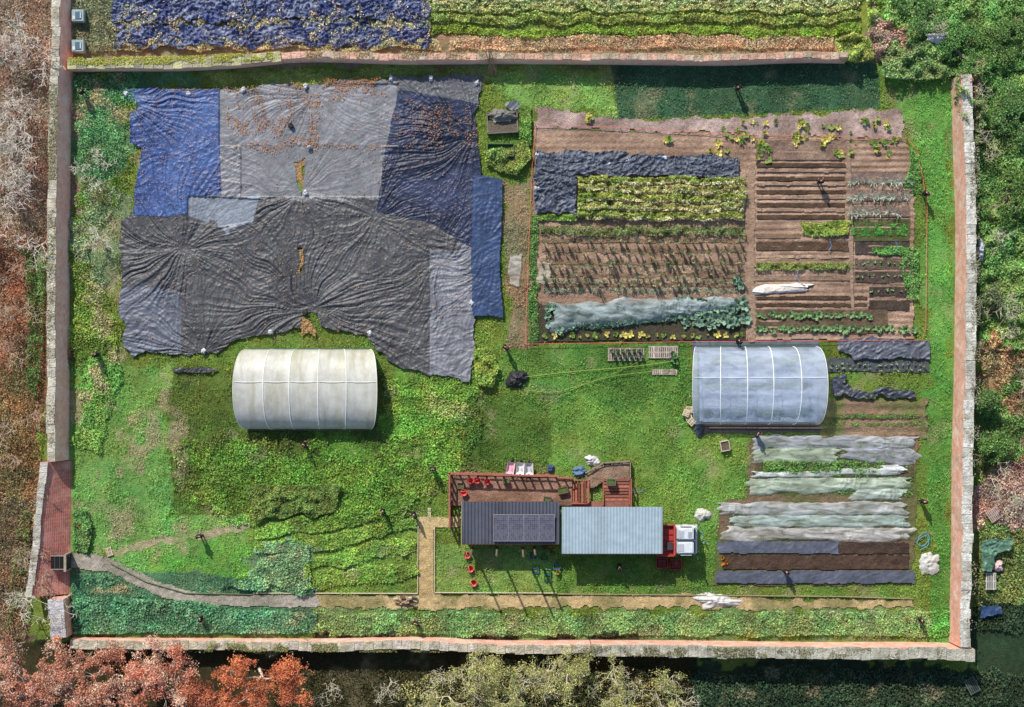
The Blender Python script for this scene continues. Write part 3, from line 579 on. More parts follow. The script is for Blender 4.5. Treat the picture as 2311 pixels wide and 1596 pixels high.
# ---------------------------------------------------------------- walls
def wall(name,label,pts,out,th,hs,mat,cop,batter=0.,copc2=None,seg=1.6,cth=.10):
    p=[Vector((*P(a,b),0)) for a,b in pts];o=Vector((out[0],out[1],0))
    bt=batter if isinstance(batter,(list,tuple)) else [batter]*len(pts)
    th_e=thing(name,label,'garden wall',(p[0].x,p[0].y,0));b0=p[0].copy()
    mb=MB();vs=[];fs=[]
    qs=[];hh=[];bb=[]
    for i in range(len(p)-1):
        L=(p[i+1]-p[i]).length;k=max(1,int(L/1.5))
        for j in range(k+(1 if i==len(p)-2 else 0)):
            t=j/k;q=p[i].lerp(p[i+1],t);wob=(float(vn(np.array([q.x*.12]),np.array([q.y*.12]),70)[0])-.5)*.35
            qs.append(q+o*wob);hh.append(hs[i]*(1-t)+hs[i+1]*t+random.uniform(-.04,.04));bb.append(bt[i]*(1-t)+bt[i+1]*t+random.uniform(-.05,.05))
    n=len(qs)
    for q,h,b in zip(qs,hh,bb):
        d=q-b0
        vs+=[tuple(d),tuple(d+o*b+Vector((0,0,h))),tuple(d+o*(b+th)+Vector((0,0,h))),tuple(d+o*(b*.8+th))]
    for i in range(n-1):
        a=4*i;b=4*i+4
        fs+=[(a,a+1,b+1,b),(a+1,a+2,b+2,b+1),(a+2,a+3,b+3,b+2)]
    fs+=[(0,3,2,1),(4*n-4,4*n-3,4*n-2,4*n-1)]
    mb.add(vs,fs,(180,120,100));obj('brickwork',mb.mesh('brickwork',mat),parent=th_e)
    cb=MB()
    for i in range(n-1):
        a,b=qs[i],qs[i+1];L=(b-a).length;k=max(1,round(L/seg*1.6));dr=(b-a)/L
        A=a+o*bb[i];B=b+o*bb[i+1];d2=B-A;ang=math.atan2(d2.y,d2.x)
        for j in range(k):
            t=(j+.5)/k;c=A.lerp(B,t)-b0;h=max(hh[i],hh[i+1])
            c=c+o*(th/2+.02+random.uniform(-.05,.05));cc=cop if (copc2 is None or random.random()<.6) else copc2
            cb.box(c.x,c.y,h+cth/2+.003+random.uniform(0,.02),L/k-random.uniform(.005,.02),th+.08+random.uniform(-.08,.06),cth,vary(cc,.95,1.04),ang+random.uniform(-.015,.015),taper=.98)
    obj('coping',cb.mesh('coping',M_stone),parent=th_e)
    return th_e
wall('garden_wall','old pink brick garden wall with pale stone coping',[(163,-60),(162,160),(160,330),(157,620),(158,1038)],(-1,0),.62,[1.8,1.9,1.9,2.0,2.0],M_brickpale,(194,188,172),batter=.6,copc2=(180,172,154))
wall('garden_wall','tall weathered red brick wall with a doorway',[(163,1040),(161,1180),(158,1340)],(-1,0),.5,[1.6,1.7,1.8],M_brickred,(184,180,170),batter=[1.5,2.0,2.5])
wall('garden_wall','pale rendered end wall near the autumn trees',[(160,1344),(168,1430)],(-1,0),1.2,[2.0,2.0],M_brick,(182,178,182))
wall('garden_wall','low brick garden wall with lichen covered coping',[(163,160),(420,157),(640,147)],(0,1),.75,[1.4,1.4,1.4],M_brickpale,(182,180,134),copc2=(170,164,140))
wall('garden_wall','weathered pink brick garden wall along the vegetable plots',[(641,146),(1120,141),(1500,144),(1905,148)],(0,1),.45,[1.4,1.4,1.6,1.5],M_brickpale,(206,164,144),copc2=(190,168,148),batter=.15)
wall('garden_wall','pink brick garden wall with pale grey stone coping',[(2146,180),(2150,330),(2153,470),(2150,985),(2140,1448)],(1,0),.75,[2.3,2.5,2.5,2.5,2.5],M_brick,(204,202,194),batter=.2,copc2=(190,188,178))
wall('garden_wall','brick garden wall with mossy stone coping beside trees',[(168,1434),(700,1438),(1330,1442)],(0,-1),.65,[1.2,1.6,2.2],M_brick,(180,172,152),copc2=(190,180,166))
wall('garden_wall','brick garden wall with rough grey stone coping',[(1332,1442),(1760,1446),(2180,1450)],(0,-1),.9,[2.3,2.4,2.5],M_brick,(168,166,152),copc2=(176,172,160))
def moss(pts,w,n,z,c):
    p=np.array([P(a,b) for a,b in pts]);t=rng.random(n)*(len(p)-1);i=t.astype(int);f=(t-i)[:,None];q=p[i]*(1-f)+p[i+1]*f
    q=q+rng.uniform(-w,w,(n,2));k=fbm(q[:,0]*.8,q[:,1]*.8,3,401)>.5;q=q[k]
    obj('moss',leafmesh('moss',np.column_stack([q,np.full(len(q),z)+rng.random(len(q))*.12]),rng.uniform(.04,.09,len(q)),jitcol(np.tile(lin(c),(len(q),1)),.3,.15),up=1.),kind='stuff')
moss([(170,146),(420,143),(620,134)],.32,5000,1.5,(186,186,90))
moss([(640,133),(1880,133)],.3,6500,1.5,(176,158,120))
moss([(480,1452),(1100,1454)],.35,5500,1.75,(144,144,90))
moss([(1300,1456),(2100,1464)],.4,4500,2.5,(132,130,92))
moss([(138,200),(132,600),(130,1000)],.35,4500,2.05,(156,150,118))
moss([(2178,330),(2182,800),(2172,1400)],.4,3000,2.6,(150,146,120))
g=thing('wooden_gate','dark framed wooden gate set in the brick wall','gate',(P(158,1265)[0],P(158,1265)[1],0))
m=MB();m.box(.03,0,.75,.14,1.2,1.5,(60,52,46));obj('gate_leaf',m.mesh('gate_leaf',M_wood),parent=g)
m=MB();
for y in(-.66,.66):m.box(.06,y,.8,.2,.12,1.6,(150,140,126))
m.box(.06,0,1.65,.2,1.44,.12,(150,140,126));obj('gate_frame',m.mesh('gate_frame',M_wood),parent=g)
m=MB();m.cyl((.12,.45,.8),(.2,.45,.8),.04,.04,8,(160,160,160));obj('handle',m.mesh('handle',M_metal),parent=g)
g=thing('wall_opening','dark barred opening in the sloping brick wall','window opening',(P(158,1265)[0]-.65,P(158,1265)[1],1.1))
m=MB();m.box(0,0,0,1.1,1.05,.5,(22,18,18));obj('recess',m.mesh('recess',M_wood),parent=g)
m=MB()
for i in range(2):m.box(-.2+i*.4,0,.28,.035,1.05,.05,(90,86,80))
for y in(-.55,.55):m.box(0,y,.26,1.2,.06,.12,(140,136,128))
obj('grating',m.mesh('grating',M_wood),parent=g)
# ---------------------------------------------------------------- trees
def branches(h,spread,n,levels,r,c,seed,minr=.012):
    rnd=random.Random(seed);mb=MB();tips=[]
    def grow(p,d,L,r,l):
        k=3;q=p;r=max(r,minr)
        for i in range(k):
            nd=(d+Vector((rnd.uniform(-.25,.25),rnd.uniform(-.25,.25),rnd.uniform(-.1,.15)))).normalized();q2=q+nd*L/k
            mb.cyl(q,q2,r*(1-.2*i),r*(1-.2*(i+1)),4 if l>0 else 8,c,cap=False);q=q2;d=nd
            if l<levels and i>0:
                for _ in range(n if i==k-1 else n-1):
                    a=rnd.uniform(0,6.28);dd=(d*.7+Vector((math.cos(a),math.sin(a),rnd.uniform(-.1,.5)))*spread).normalized()
                    grow(q,dd,L*rnd.uniform(.55,.85),r*.55,l+1)
        tips.append(q)
    grow(Vector((0,0,0)),Vector((0,0,1)),h*.45,r,0)
    return mb,tips
def tree(px,py,h,rad,n,c,label,seed,leaf=.12,bc=(120,104,92),name='autumn_tree',gap=.25,c2=None,zc=None,cs=(.1,.24)):
    zc=zc or h*.7;x,y=P(px,py,zc)
    t=thing(name,label,'tree',(x,y,0))
    mb,tips=branches(h,1.,2,4,.18,bc,seed)
    tp=np.array([tuple(q) for q in tips]);v=np.array(mb.v);sxy=rad*.85/np.percentile(np.hypot(tp[:,0],tp[:,1]),88);sz=h*.95/v[:,2].max()
    s=np.array([sxy,sxy,sz]);s0=v*s;mb.v=[tuple(a) for a in s0];C=tp*s
    obj('trunk',mb.mesh('trunk',M_bark),parent=t)
    r2=np.random.default_rng(seed);C=C[C[:,2]>h*.3];nc=len(C)
    cr=r2.uniform(cs[0],cs[1],nc)*rad
    k=r2.integers(0,nc,n);d=r2.normal(size=(n,3));d/=np.linalg.norm(d,axis=1)[:,None];d*=(r2.random((n,1))**.6)
    Pt=C[k]+d*cr[k][:,None]*np.array([1,1,.6])
    g2=fbm(Pt[:,0]*1.4,Pt[:,1]*1.4,3,seed);Pt=Pt[g2>gap];k=k[g2>gap]
    base=np.tile(lin(c),(len(Pt),1))
    if c2 is not None:
        s=(r2.random(nc)<.45)[k];base[s]=lin(c2)
    cc=base*r2.uniform(.6,1.4,nc)[k][:,None]*1.1
    obj('crown',leafmesh('crown',Pt,r2.uniform(.5,1.3,len(Pt))*leaf,jitcol(cc,.45,.15),up=.4),parent=t)
PT=(210,198,184)
tree(95,1530,6,4.4,24000,(196,142,116),'red brown autumn tree with pale twigs',101,leaf=.075,c2=(222,184,164),bc=PT,gap=.38)
tree(320,1545,6,4.3,24000,(196,126,100),'dull red autumn tree beside the wall',102,leaf=.075,c2=(222,178,156),bc=PT,gap=.38)
tree(565,1535,6.5,4.2,25000,(208,130,88),'bright orange autumn tree beside the wall',103,leaf=.075,c2=(196,116,84),bc=PT,gap=.36)
tree(15,1590,5,3.5,14000,(190,134,110),'red brown autumn tree crown',104,leaf=.075,bc=PT,gap=.36)
tree(460,1595,5,3.2,12000,(192,122,92),'rusty autumn tree crown',105,leaf=.075,bc=PT,gap=.36)
tree(215,1475,4,2.2,5000,(190,134,110),'small red autumn tree near the corner',115,leaf=.075,bc=PT,gap=.36)
tree(200,1590,5,3.2,12000,(188,130,106),'dusty red autumn tree near the corner',116,leaf=.075,bc=PT,gap=.36,c2=(216,178,156))
TW=(200,192,160)
for i,(a,b,h,r,n) in enumerate([(1060,1510,5,2.6,5000),(1180,1575,5,3.,6500),(1300,1550,5,3.2,7000),(1430,1585,4.5,2.8,5500),(980,1580,4,2.2,2600),(1380,1530,4,2.0,3000),(1500,1570,4,2.2,3000),(1120,1540,4,2.2,3000),(1240,1520,4,2.,2600)]):
    tree(a,b,h,r,n,(180,176,114),'sparse yellow green tree with pale twigs over dark ground',106+i,leaf=.065,bc=TW,gap=.48,c2=(160,162,104),cs=(.12,.32))
for i,(a,b,r,c) in enumerate([(2280,60,2.6,(110,142,78)),(2270,250,2.8,(100,136,78)),(2290,450,2.6,(104,136,72)),(2260,690,2.2,(124,136,98)),(2215,900,1.3,(108,136,78)),(2240,1010,1.3,(106,140,74)),(2060,30,2.4,(106,144,84)),(2190,120,2.2,(104,144,80))]):
    tree(a,b,2.2,r,9000,c,'light green shrubby tree outside the wall',120+i,leaf=.085,name='green_tree',gap=.4,bc=(150,144,114),cs=(.2,.42))
def bare(px,py,h,c,seed,label,name='bare_tree',lv=4,r=.06,sp=1.3,minr=.02):
    x,y=P(px,py);mb,_=branches(h,sp,2,lv,r,c,seed,minr)
    t=thing(name,label,'tree',(x,y,0));obj('trunk',mb.mesh('trunk',M_bark),parent=t)
rb_=random.Random(5)
for i in range(40):
    a=rb_.uniform(-10,105);b=[rb_.uniform(0,150),rb_.uniform(150,330),rb_.uniform(330,570),rb_.uniform(330,560),rb_.uniform(570,1000),rb_.uniform(1000,1400)][i%6]
    bare(a,b,rb_.uniform(2.5,4.2) if b<600 else rb_.uniform(1.8,2.8),(204,196,184) if b<600 else (176,154,132),200+i,'bare grey leafless tree outside the wall' if b<600 else 'bare brown leafless shrub outside the wall',r=.07,minr=.024)
for i,(a,b,h) in enumerate([(205,400,2.),(230,540,2.6),(245,370,1.6),(215,350,1.4),(240,560,2.2),(225,420,1.6)]):
    bare(a,b,h,(206,202,180),250+i,'pale leafless shrub on rough grass',name='bare_shrub',r=.04)
bare(90,1400,5,(206,200,182),260,'pale bare tree beside the end wall');bare(125,1375,4,(206,200,182),261,'pale bare tree beside the end wall')
for i,(a,b) in enumerate([(2175,215),(2270,1110),(2230,1080),(2290,860),(1100,1500),(1250,1520),(1350,1575),(760,1560),(880,1530),(1180,1530),(2240,740),(2280,700),(2230,330),(2250,560),(1480,1560),(2100,60),(1000,1530),(1080,1570),(1420,1540),(1540,1580)]):
    bare(a,b,2.8,(190,182,158),262+i,'pale bare scrub near the garden wall',name='bare_shrub')
t=thing('pole_bundle','bundle of thin wooden poles leaning on the wall','garden poles',(*P(1110,150),0))
for i in range(7):
    m=MB();a=random.uniform(-.5,.5);m.cyl((a,-.9,0),(a*.3+random.uniform(-.6,.3),.9,2.2),.035,.025,6,(160,124,104));obj('pole',m.mesh('pole',M_wood),parent=t)
# ---------------------------------------------------------------- polytunnels
def polytunnel(px0,px1,py0,py1,hh,c,label,hoops,ridgey,mat,bulge=.5,ribc=(235,235,235),dirt=1.):
    x0,yb=P(px0,py1);x1,yt=P(px1,py0);cx=(x0+x1)/2*(H-1)/H;cy=(yt+yb)/2;L=(x1-x0)/2;Wd=(yt-yb)/2
    cy*=(H-.8)/H
    t=thing('polytunnel',label,'polytunnel',(cx,cy,0))
    nu=120;nv=48
    def prof(v):
        a=math.pi*v;return math.cos(a)*Wd,max(math.sin(a),0)**.8*hh
    hs=[(h-(px0+px1)/2)/S/L for h in hoops]+[-1,1]
    V=[]
    for j in range(nv+1):
        v=j/nv;y,z=prof(v);Lx=(L-bulge)+bulge*max(math.sin(math.pi*v),0)**.7
        for i in range(nu+1):
            u=-1+2*i/nu
            sag=min(abs(u-h) for h in hs);k=1-(.035*min(1,sag*7))*math.sin(math.pi*v)
            V.append((u*Lx,y*k,max(z*k,0.02)))
    V=np.array(V)
    ii=np.arange(nv*(nu+1)).reshape(nv,nu+1)[:,:-1].ravel();F=np.stack([ii,ii+1,ii+nu+2,ii+nu+1],1)
    n=fbm(V[:,0]*.9+9,V[:,1]*3,4,61);st=np.clip((fbm(V[:,0]*2.6,V[:,1]*.4,4,62)-.47)*3.5,0,1);ed=np.abs(V[:,1]/Wd)**3
    cc=lin(c)[None]*(.86+.24*n)[:,None];cc=cc*(1-dirt*(.26*st+.12*ed)[:,None]*np.array([.75,.8,1.2])[None])
    obj('cover',mesh_np('cover',V,F,mat,cc,True),parent=t)
    for s in(-1,1):
        ring=[(s*((L-bulge)+bulge*max(math.sin(math.pi*j/nv),0)**.7)*.985,prof(j/nv)[0]*.985,prof(j/nv)[1]*.98) for j in range(nv+1)]
        mb=MB();mb.add(ring+[(s*(L-bulge)*.98,0,0)],[(j,j+1,nv+1) if s>0 else (j+1,j,nv+1) for j in range(nv)],c)
        obj('end_wall',mb.mesh('end_wall',mat),parent=t)
    for h in hs:
        mb=MB();Lf=lambda v:(L-bulge)+bulge*max(math.sin(math.pi*v),0)**.7
        mb.path([(h*Lf(j/24),prof(j/24)[0]*1.003,prof(j/24)[1]+.02) for j in range(25)],.03 if abs(h)<1 else .02,ribc,6);obj('hoop',mb.mesh('hoop',M_paint),parent=t)
    yr=(CY-ridgey)/S*(H-hh)/H-cy
    v=math.acos(max(-1,min(1,yr/Wd)))/math.pi
    mb=MB();y,z=prof(v);mb.cyl((-L+.1,y,z+.02),(L-.1,y,z+.02),.02,.02,6,ribc);obj('ridge_bar',mb.mesh('ridge_bar',M_paint),parent=t)
    for s in(-1,1):
        mb=MB();mb.box(0,s*(Wd+.06),.09,2*(L-bulge),.08,.18,(120,104,84) if s<0 else (70,110,90));obj('base_rail',mb.mesh('base_rail',M_wood),parent=t)
    return t
M_tun1=mk('old_polythene',rough=.45,var=.12,vscale=1.2,trans=.2,spec=.4,bump=.2,bscale=3,stretch=(1.6,.5,1),stain=((172,168,150),.6,.4))
M_tun2=mk('clear_polythene',rough=.16,var=.14,vscale=.8,trans=.25,spec=.9,alpha=.5,aw=.14,stretch=(.4,1,1),bump=.35,bscale=1.6)
polytunnel(533,853,789,969,2.4,(208,208,202),'old dirty white polytunnel with stained cover on grass',[600,658,722,785],862,M_tun1,bulge=.85)
polytunnel(1560,1860,783,958,2.4,(206,218,240),'blue white translucent polytunnel with visible hoops',[1622,1682,1740,1802],852,M_tun2,bulge=.6,ribc=(245,248,250),dirt=.2)
sheet('tunnel_floor',rect(1578,792,1842,952),.06,vcol((186,198,218),.2,(160,174,194)),M_soil,res=.1,hf=soilh(1.2,.1),kind='structure')
for y_ in (815,870,930):
    canopy('crop_row',rect(1585,y_-10,1835,y_+10),1800,.5,.09,1,col=(130,156,126),f=1,seed=400+y_,up=.3,thr=.3)
# ---------------------------------------------------------------- shed, roofs and truck
def corr(x0,x1,y0,y1,z0,z1,per,amp,c,name,mat=M_metal,var=.1):
    n=int((x1-x0)/per*8);xs=np.linspace(x0,x1,n);V=[]
    for yy,zz in((y0,z0),((y0+y1)/2,(z0+z1)/2),(y1,z1)):
        V.append(np.stack([xs,np.full(n,yy),zz+amp*np.sin(2*np.pi*xs/per)],1))
    V=np.vstack(V);F=[]
    for k in range(2):
        for i in range(n-1):F.append((k*n+i,k*n+i+1,(k+1)*n+i+1,(k+1)*n+i))
    cc=lin(c)[None]*(1-var+2*var*vn(V[:,0]*1.1,V[:,1]*.2,71))[:,None]
    return mesh_np(name,V,F,mat,cc,False)
z=2.2
ax,ay=P(1043,1228,z);bx,by=P(1262,1132,z)
sh=thing('timber_shed','timber shed with dark corrugated roof and solar panels','shed',((ax+bx)/2,(ay+by)/2,0))
w=bx-ax;d=by-ay
obj('roof',corr(-w/2,w/2,-d/2,d/2,2.1,2.35,.28,.045,(86,88,98),'roof',var=.2),parent=sh)
m=MB();m.box(0,d/2-.2,1.07,w-.4,.08,2.,(120,70,56));m.box(0,-d/2+.2,1.0,w-.4,.08,1.9,(120,70,56));m.box(-w/2+.22,0,1.0,.08,d-.5,2.0,(130,76,60));m.box(w/2-.22,0,1.0,.08,d-.5,2.0,(120,70,56))
obj('wall',m.mesh('wall',M_wood),parent=sh)
m=MB();m.box(0,-d/2+.14,1.0,.9,.05,1.9,(90,60,48));obj('door',m.mesh('door',M_wood),parent=sh)
for i in(-1,1):
    m=MB();m.box(i*2,-d/2+.14,1.3,.9,.05,.8,(30,34,40));obj('window',m.mesh('window',M_glass),parent=sh)
m=MB();m.box(0,-d/2-.03,2.02,w,.06,.16,(96,60,50));m.box(-w/2-.03,0,2.15,.06,d,.2,(150,140,130));obj('fascia',m.mesh('fascia',M_wood),parent=sh)
px0,py0=P(1113,1222,2.5);px1,py1=P(1252,1161,2.5)
sw=(px1-px0)/4
solar=bpy.data.materials.new('solar_cells');solar.use_nodes=True;N=solar.node_tree.nodes;L=solar.node_tree.links;b=N['Principled BSDF'];b.inputs['Roughness'].default_value=.35
tc=N.new('ShaderNodeTexCoord');br=N.new('ShaderNodeTexBrick');br.offset=0;br.inputs['Scale'].default_value=1;br.inputs['Brick Width'].default_value=.16;br.inputs['Row Height'].default_value=.17;br.inputs['Mortar Size'].default_value=.01
br.inputs['Color1'].default_value=(*lin((70,70,84)),1);br.inputs['Color2'].default_value=(*lin((98,98,112)),1);br.inputs['Mortar'].default_value=(*lin((124,124,136)),1)
L.new(tc.outputs['Object'],br.inputs['Vector']);L.new(br.outputs['Color'],b.inputs['Base Color'])
for i in range(4):
    cx=px0+sw*(i+.5)-(ax+bx)/2;cy=(py0+py1)/2-(ay+by)/2
    m=MB();m.box(0,0,0,sw-.06,(py1-py0),.04,(40,40,50));o=obj('solar_panel',m.mesh('solar_panel',solar),parent=sh);o.location=(cx,cy,2.42);o.rotation_euler=(.11,0,0)
    m=MB();W_=sw-.06;Hh=py1-py0
    for s in(-1,1):m.box(s*W_/2,0,.02,.025,Hh+.03,.06,(166,168,176));m.box(0,s*Hh/2,.02,W_,.025,.06,(166,168,176))
    obj('frame',m.mesh('frame',M_metal),parent=o)
ax,ay=P(1268,1250,2.6);bx,by=P(1495,1144,2.6);tx=(ax+bx)/2;ty=(ay+by)/2;w=bx-ax;d=by-ay
tr=thing('truck_shed','red lorry body roofed with pale blue corrugated sheets','shed',(tx,ty,0))
obj('roof',corr(-w/2,w/2,-d/2,d/2,2.5,2.65,.26,.018,(160,178,188),'roof',var=.1),parent=tr)
m=MB();m.box(0,-.1,1.6,w-.4,2.6,1.6,(150,50,44));obj('body',m.mesh('body',M_paint),parent=tr)
m=MB();m.box(0,-d/2-.02,2.5,w,.04,.12,(70,70,74));m.box(w/2+.02,0,2.55,.04,d,.14,(84,84,88));obj('fascia',m.mesh('fascia',M_metal),parent=tr)
for s in(-1,1):
    m=MB();m.box(s*2,-1.43,1.7,1.1,.05,.8,(30,34,40));obj('window',m.mesh('window',M_glass),parent=tr)
cx0,cy0=P(1549,1221,2.3)
tk=thing('red_lorry','old red lorry with a white split cab','lorry',(cx0,cy0,0))
RD=(166,58,50);WH=(206,210,214)
m=MB();m.box(-4.5,0,.65,9.5,.9,.25,(60,40,38));obj('chassis',m.mesh('chassis',M_paint),parent=tk)
m=MB();m.box(-1.6,-.05,1.35,1.5,2.5,.15,RD)
for i in range(5):m.box(-1.6,-1.05+i*.5,1.46,1.45,.07,.08,(122,44,40))
m.box(-1.6,1.22,1.55,1.5,.08,.35,RD);m.box(-1.6,-1.32,1.55,1.5,.08,.35,RD);m.box(-.93,0,1.7,.12,2.5,.6,(184,70,60));m.box(-1.3,-.5,1.6,.5,.6,.3,(60,60,64));obj('load_bed',m.mesh('load_bed',M_paint),parent=tk)
m=MB();m.box(.05,0,1.2,1.75,2.35,1.0,WH);m.box(-.05,.57,2.0,1.45,1.06,.65,WH,taper=.9);m.box(-.05,-.57,2.0,1.45,1.06,.65,WH,taper=.9)
obj('cab',m.mesh('cab',M_paint,bevel=.08),parent=tk)
m=MB();m.box(-.05,0,1.95,1.3,.1,.6,(70,72,78));m.box(-.45,.55,2.34,.5,.6,.03,(170,174,182));m.box(-.45,-.55,2.34,.5,.6,.03,(170,174,182));m.box(.3,.5,2.34,.3,.5,.03,(150,156,166));obj('roof_hatch',m.mesh('roof_hatch',M_paint),parent=tk)
for s in(-1,1):
    m=MB();m.box(.72,s*.56,1.98,.06,.9,.5,(30,34,40));obj('windscreen',m.mesh('windscreen',M_glass),parent=tk)
    m=MB();m.box(0,s*1.185,1.6,.9,.03,1.2,(214,216,220));dd=obj('door',m.mesh('door',M_paint),parent=tk)
    m=MB();m.box(-.3,s*1.21,1.5,.18,.03,.05,(60,60,60));obj('handle',m.mesh('handle',M_metal),parent=dd)
    m=MB();m.cyl((.9,s*.85,.95),(.98,s*.85,.95),.14,.14,12,(230,230,220));obj('headlight',m.mesh('headlight',M_paint),parent=tk)
    m=MB();m.cyl((.7,s*1.2,1.9),(.95,s*1.42,1.95),.02,.02,6,(60,60,60));m.box(.97,s*1.48,1.95,.06,.22,.4,(70,74,80));obj('mirror',m.mesh('mirror',M_paint),parent=tk)
m=MB();m.box(1.0,0,.6,.16,2.4,.25,(200,202,206));obj('bumper',m.mesh('bumper',M_paint,bevel=.03),parent=tk)
for x in(.1,-2.6,-7.5):
    for s in(-1,1):
        m=MB();m.cyl((x,s*.85,.5),(x,s*1.15,.5),.5,.5,20,(30,30,30));wh=obj('wheel',m.mesh('wheel',M_paint),parent=tk)
        m=MB();m.cyl((x,s*1.14,.5),(x,s*1.18,.5),.26,.22,14,(170,170,170));obj('hub',m.mesh('hub',M_paint),parent=wh)
sheet('terrace_soil',pl([(1018,1072),(1292,1080),(1292,1140),(1018,1140)]),.3,vcol((152,120,102),.35,(122,96,80)),M_soil,res=.1,hf=soilh(),kind='structure')
sheet('terrace_soil',pl([(1322,1072),(1345,1052),(1420,1042),(1420,1080),(1365,1082),(1340,1100),(1322,1100)]),.4,vcol((152,128,108),.35,(124,100,84)),M_soil,res=.1,hf=soilh(),kind='structure')
def fence(name,label,pts,h,c,sp=22,rail=.09,pw=.1):
    p0=P(*pts[0]);t=thing(name,label,'fence',(p0[0],p0[1],0))
    for a,b in zip(pts[:-1],pts[1:]):
        A=Vector((*P(*a),0))-Vector((*p0,0));B=Vector((*P(*b),0))-Vector((*p0,0));L=(B-A).length;k=max(1,round(L*S/sp));ang=math.atan2((B-A).y,(B-A).x)
        M_=(A+B)/2
        mm=MB();mm.box(M_.x,M_.y,h,L+.1,rail,.07,c,ang);mm.box(M_.x,M_.y,h*.55,L,.04,.1,c,ang);mm.box(M_.x,M_.y,.25,L,.05,.5,c,ang);obj('rail',mm.mesh('rail',M_wood),parent=t)
        for i in range(k+1):
            q=A.lerp(B,i/k);mm=MB();mm.box(q.x,q.y,h/2,pw,pw,h+.06,vary(c,.75,1.15),ang);obj('post',mm.mesh('post',M_wood),parent=t)
    return t
RB=(158,98,82)
fence('timber_fence','red stained timber fence around the terrace',[(1016,1186),(1016,1066),(1252,1072)],1.5,RB,rail=.14,sp=20,pw=.13)
fence('timber_fence','weathered timber rail beside the raised soil',[(1322,1066),(1362,1044),(1421,1040),(1421,1076)],.7,(136,126,106))
for i,(a,b,hh_) in enumerate([(1066,1236,4.6),(1122,1236,5.),(1180,1237,5.2),(1206,1236,4.4)]):  # poles added only to cast long shadow streaks on the lawn
    x,y=P(a,b);t=thing('shadow_pole','added slender timber pole casting a shadow streak beside the shed','pole',(x,y,0),group='added shadow poles by the shed')
    m=MB();m.cyl((0,0,0),(0,0,hh_),.11,.08,8,(110,100,80));obj('shadow_pole_shaft',m.mesh('shadow_pole_shaft',M_wood),parent=t)
    m=MB();m.cyl((0,0,hh_),(0,0,hh_+.12),.12,.08,8,(90,90,80));obj('cap',m.mesh('cap',M_wood),parent=t)
def steps(px0,py0,px1,py1,n,along,c,label):
    x0,y1=P(px0,py0);x1,y0=P(px1,py1);t=thing('timber_steps',label,'steps',((x0+x1)/2,(y0+y1)/2,0));w=x1-x0;d=y1-y0
    for i in range(n):
        m=MB();f=(i+.5)/n
        cc=vary(c,.75,1.15)
        if along=='x':m.box(-w/2+w*f,0,.15+.55*f,w/n*.72,d,.07,cc)
        else:m.box(0,d/2-d*f,.7-.5*f,w,d/n*.72,.07,cc)
        obj('tread',m.mesh('tread',M_wood),parent=t)
    for s in(-1,1):
        m=MB()
        if along=='x':m.box(0,s*(d/2+.05),.45,w,.08,.25,RB)
        else:m.box(s*(w/2+.05),0,.45,.08,d,.25,RB)
        obj('stringer',m.mesh('stringer',M_wood),parent=t)
steps(1290,1084,1330,1134,6,'x',(146,88,74),'red timber steps beside the terrace')
steps(1362,1078,1418,1138,8,'y',(154,98,84),'wide red timber steps up to the terrace')
fence('timber_fence','red timber rail around the steps',[(1422,1080),(1422,1140)],1.3,RB)
fence('timber_fence','red timber rail between terrace and steps',[(1254,1076),(1290,1078)],1.1,RB)
sheet('terrace_soil',rect(1292,1130,1425,1144),.3,vcol((134,94,80),.3),M_wood,res=.1,kind='structure')
def planter(px,py,w,d,c,label,z=.7,rz=0,s='planter_box'):
    t=thing(s,label,'planter',(*P(px,py),z),rz);m=MB()
    for s in(-1,1):m.box(0,s*d/2,.2,w,.06,.4,c);m.box(s*w/2,0,.2,.06,d-.06,.4,c)
    m.box(0,0,.03,w,d,.05,c);obj('box',m.mesh('box',M_wood),parent=t)
    m=MB();m.box(0,0,.3,w-.08,d-.08,.08,(90,106,60));obj('soil',m.mesh('soil',M_soil),parent=t)
planter(1378,1086,.7,.5,(100,112,94),'small green planter on the timber steps')
planter(1040,1095,.5,.4,(120,100,84),'small wooden box on the terrace',z=.4);planter(1270,1105,.8,.5,(110,90,76),'low wooden planter beside the steps',z=.4,rz=.2);planter(1142,1084,.5,.35,(130,110,96),'small wooden box by the fence',z=.4,rz=.3);planter(1235,1126,.6,.4,(96,90,84),'grey wooden box on the terrace',z=.4,rz=-.2)
def bucket(c):
    t=thing('bucket','red plastic bucket on the terrace soil','bucket',(0,0,0),group='red buckets');n=16
    m=MB();V=[];F=[]
    for r,z in((.2,0),(.27,.38),(.30,.38),(.30,.36),(.25,.36),(.18,.03)):
        for i in range(n):V.append((r*math.cos(2*math.pi*i/n),r*math.sin(2*math.pi*i/n),z))
    for k in range(5):
        for i in range(n):F.append((k*n+i,k*n+(i+1)%n,(k+1)*n+(i+1)%n,(k+1)*n+i))
    F.append(tuple(range(5*n,6*n)));m.add(V,F,c);obj('pail',m.mesh('pail',M_paint,True),parent=t)
    m=MB();m.path([(.29*math.cos(a),.12,.38+.2*math.sin(a)) for a in np.linspace(0,math.pi,8)],.012,(210,210,210),4);obj('handle',m.mesh('handle',M_metal),parent=t)
    return t
b0=bucket((204,66,54))
lst=[(1047,1110),(1062,1084),(1078,1083),(1100,1086)];l2=[(1055,1252),(1062,1283),(1069,1315)]
x,y=P(*lst[0]);b0.location=(x,y,.4)
for a in lst[1:]:copy_thing(b0,(*P(*a),.4),random.random()*3)
for a in l2:copy_thing(b0,(*P(*a),0),random.random()*3,'red plastic bucket on the grass')
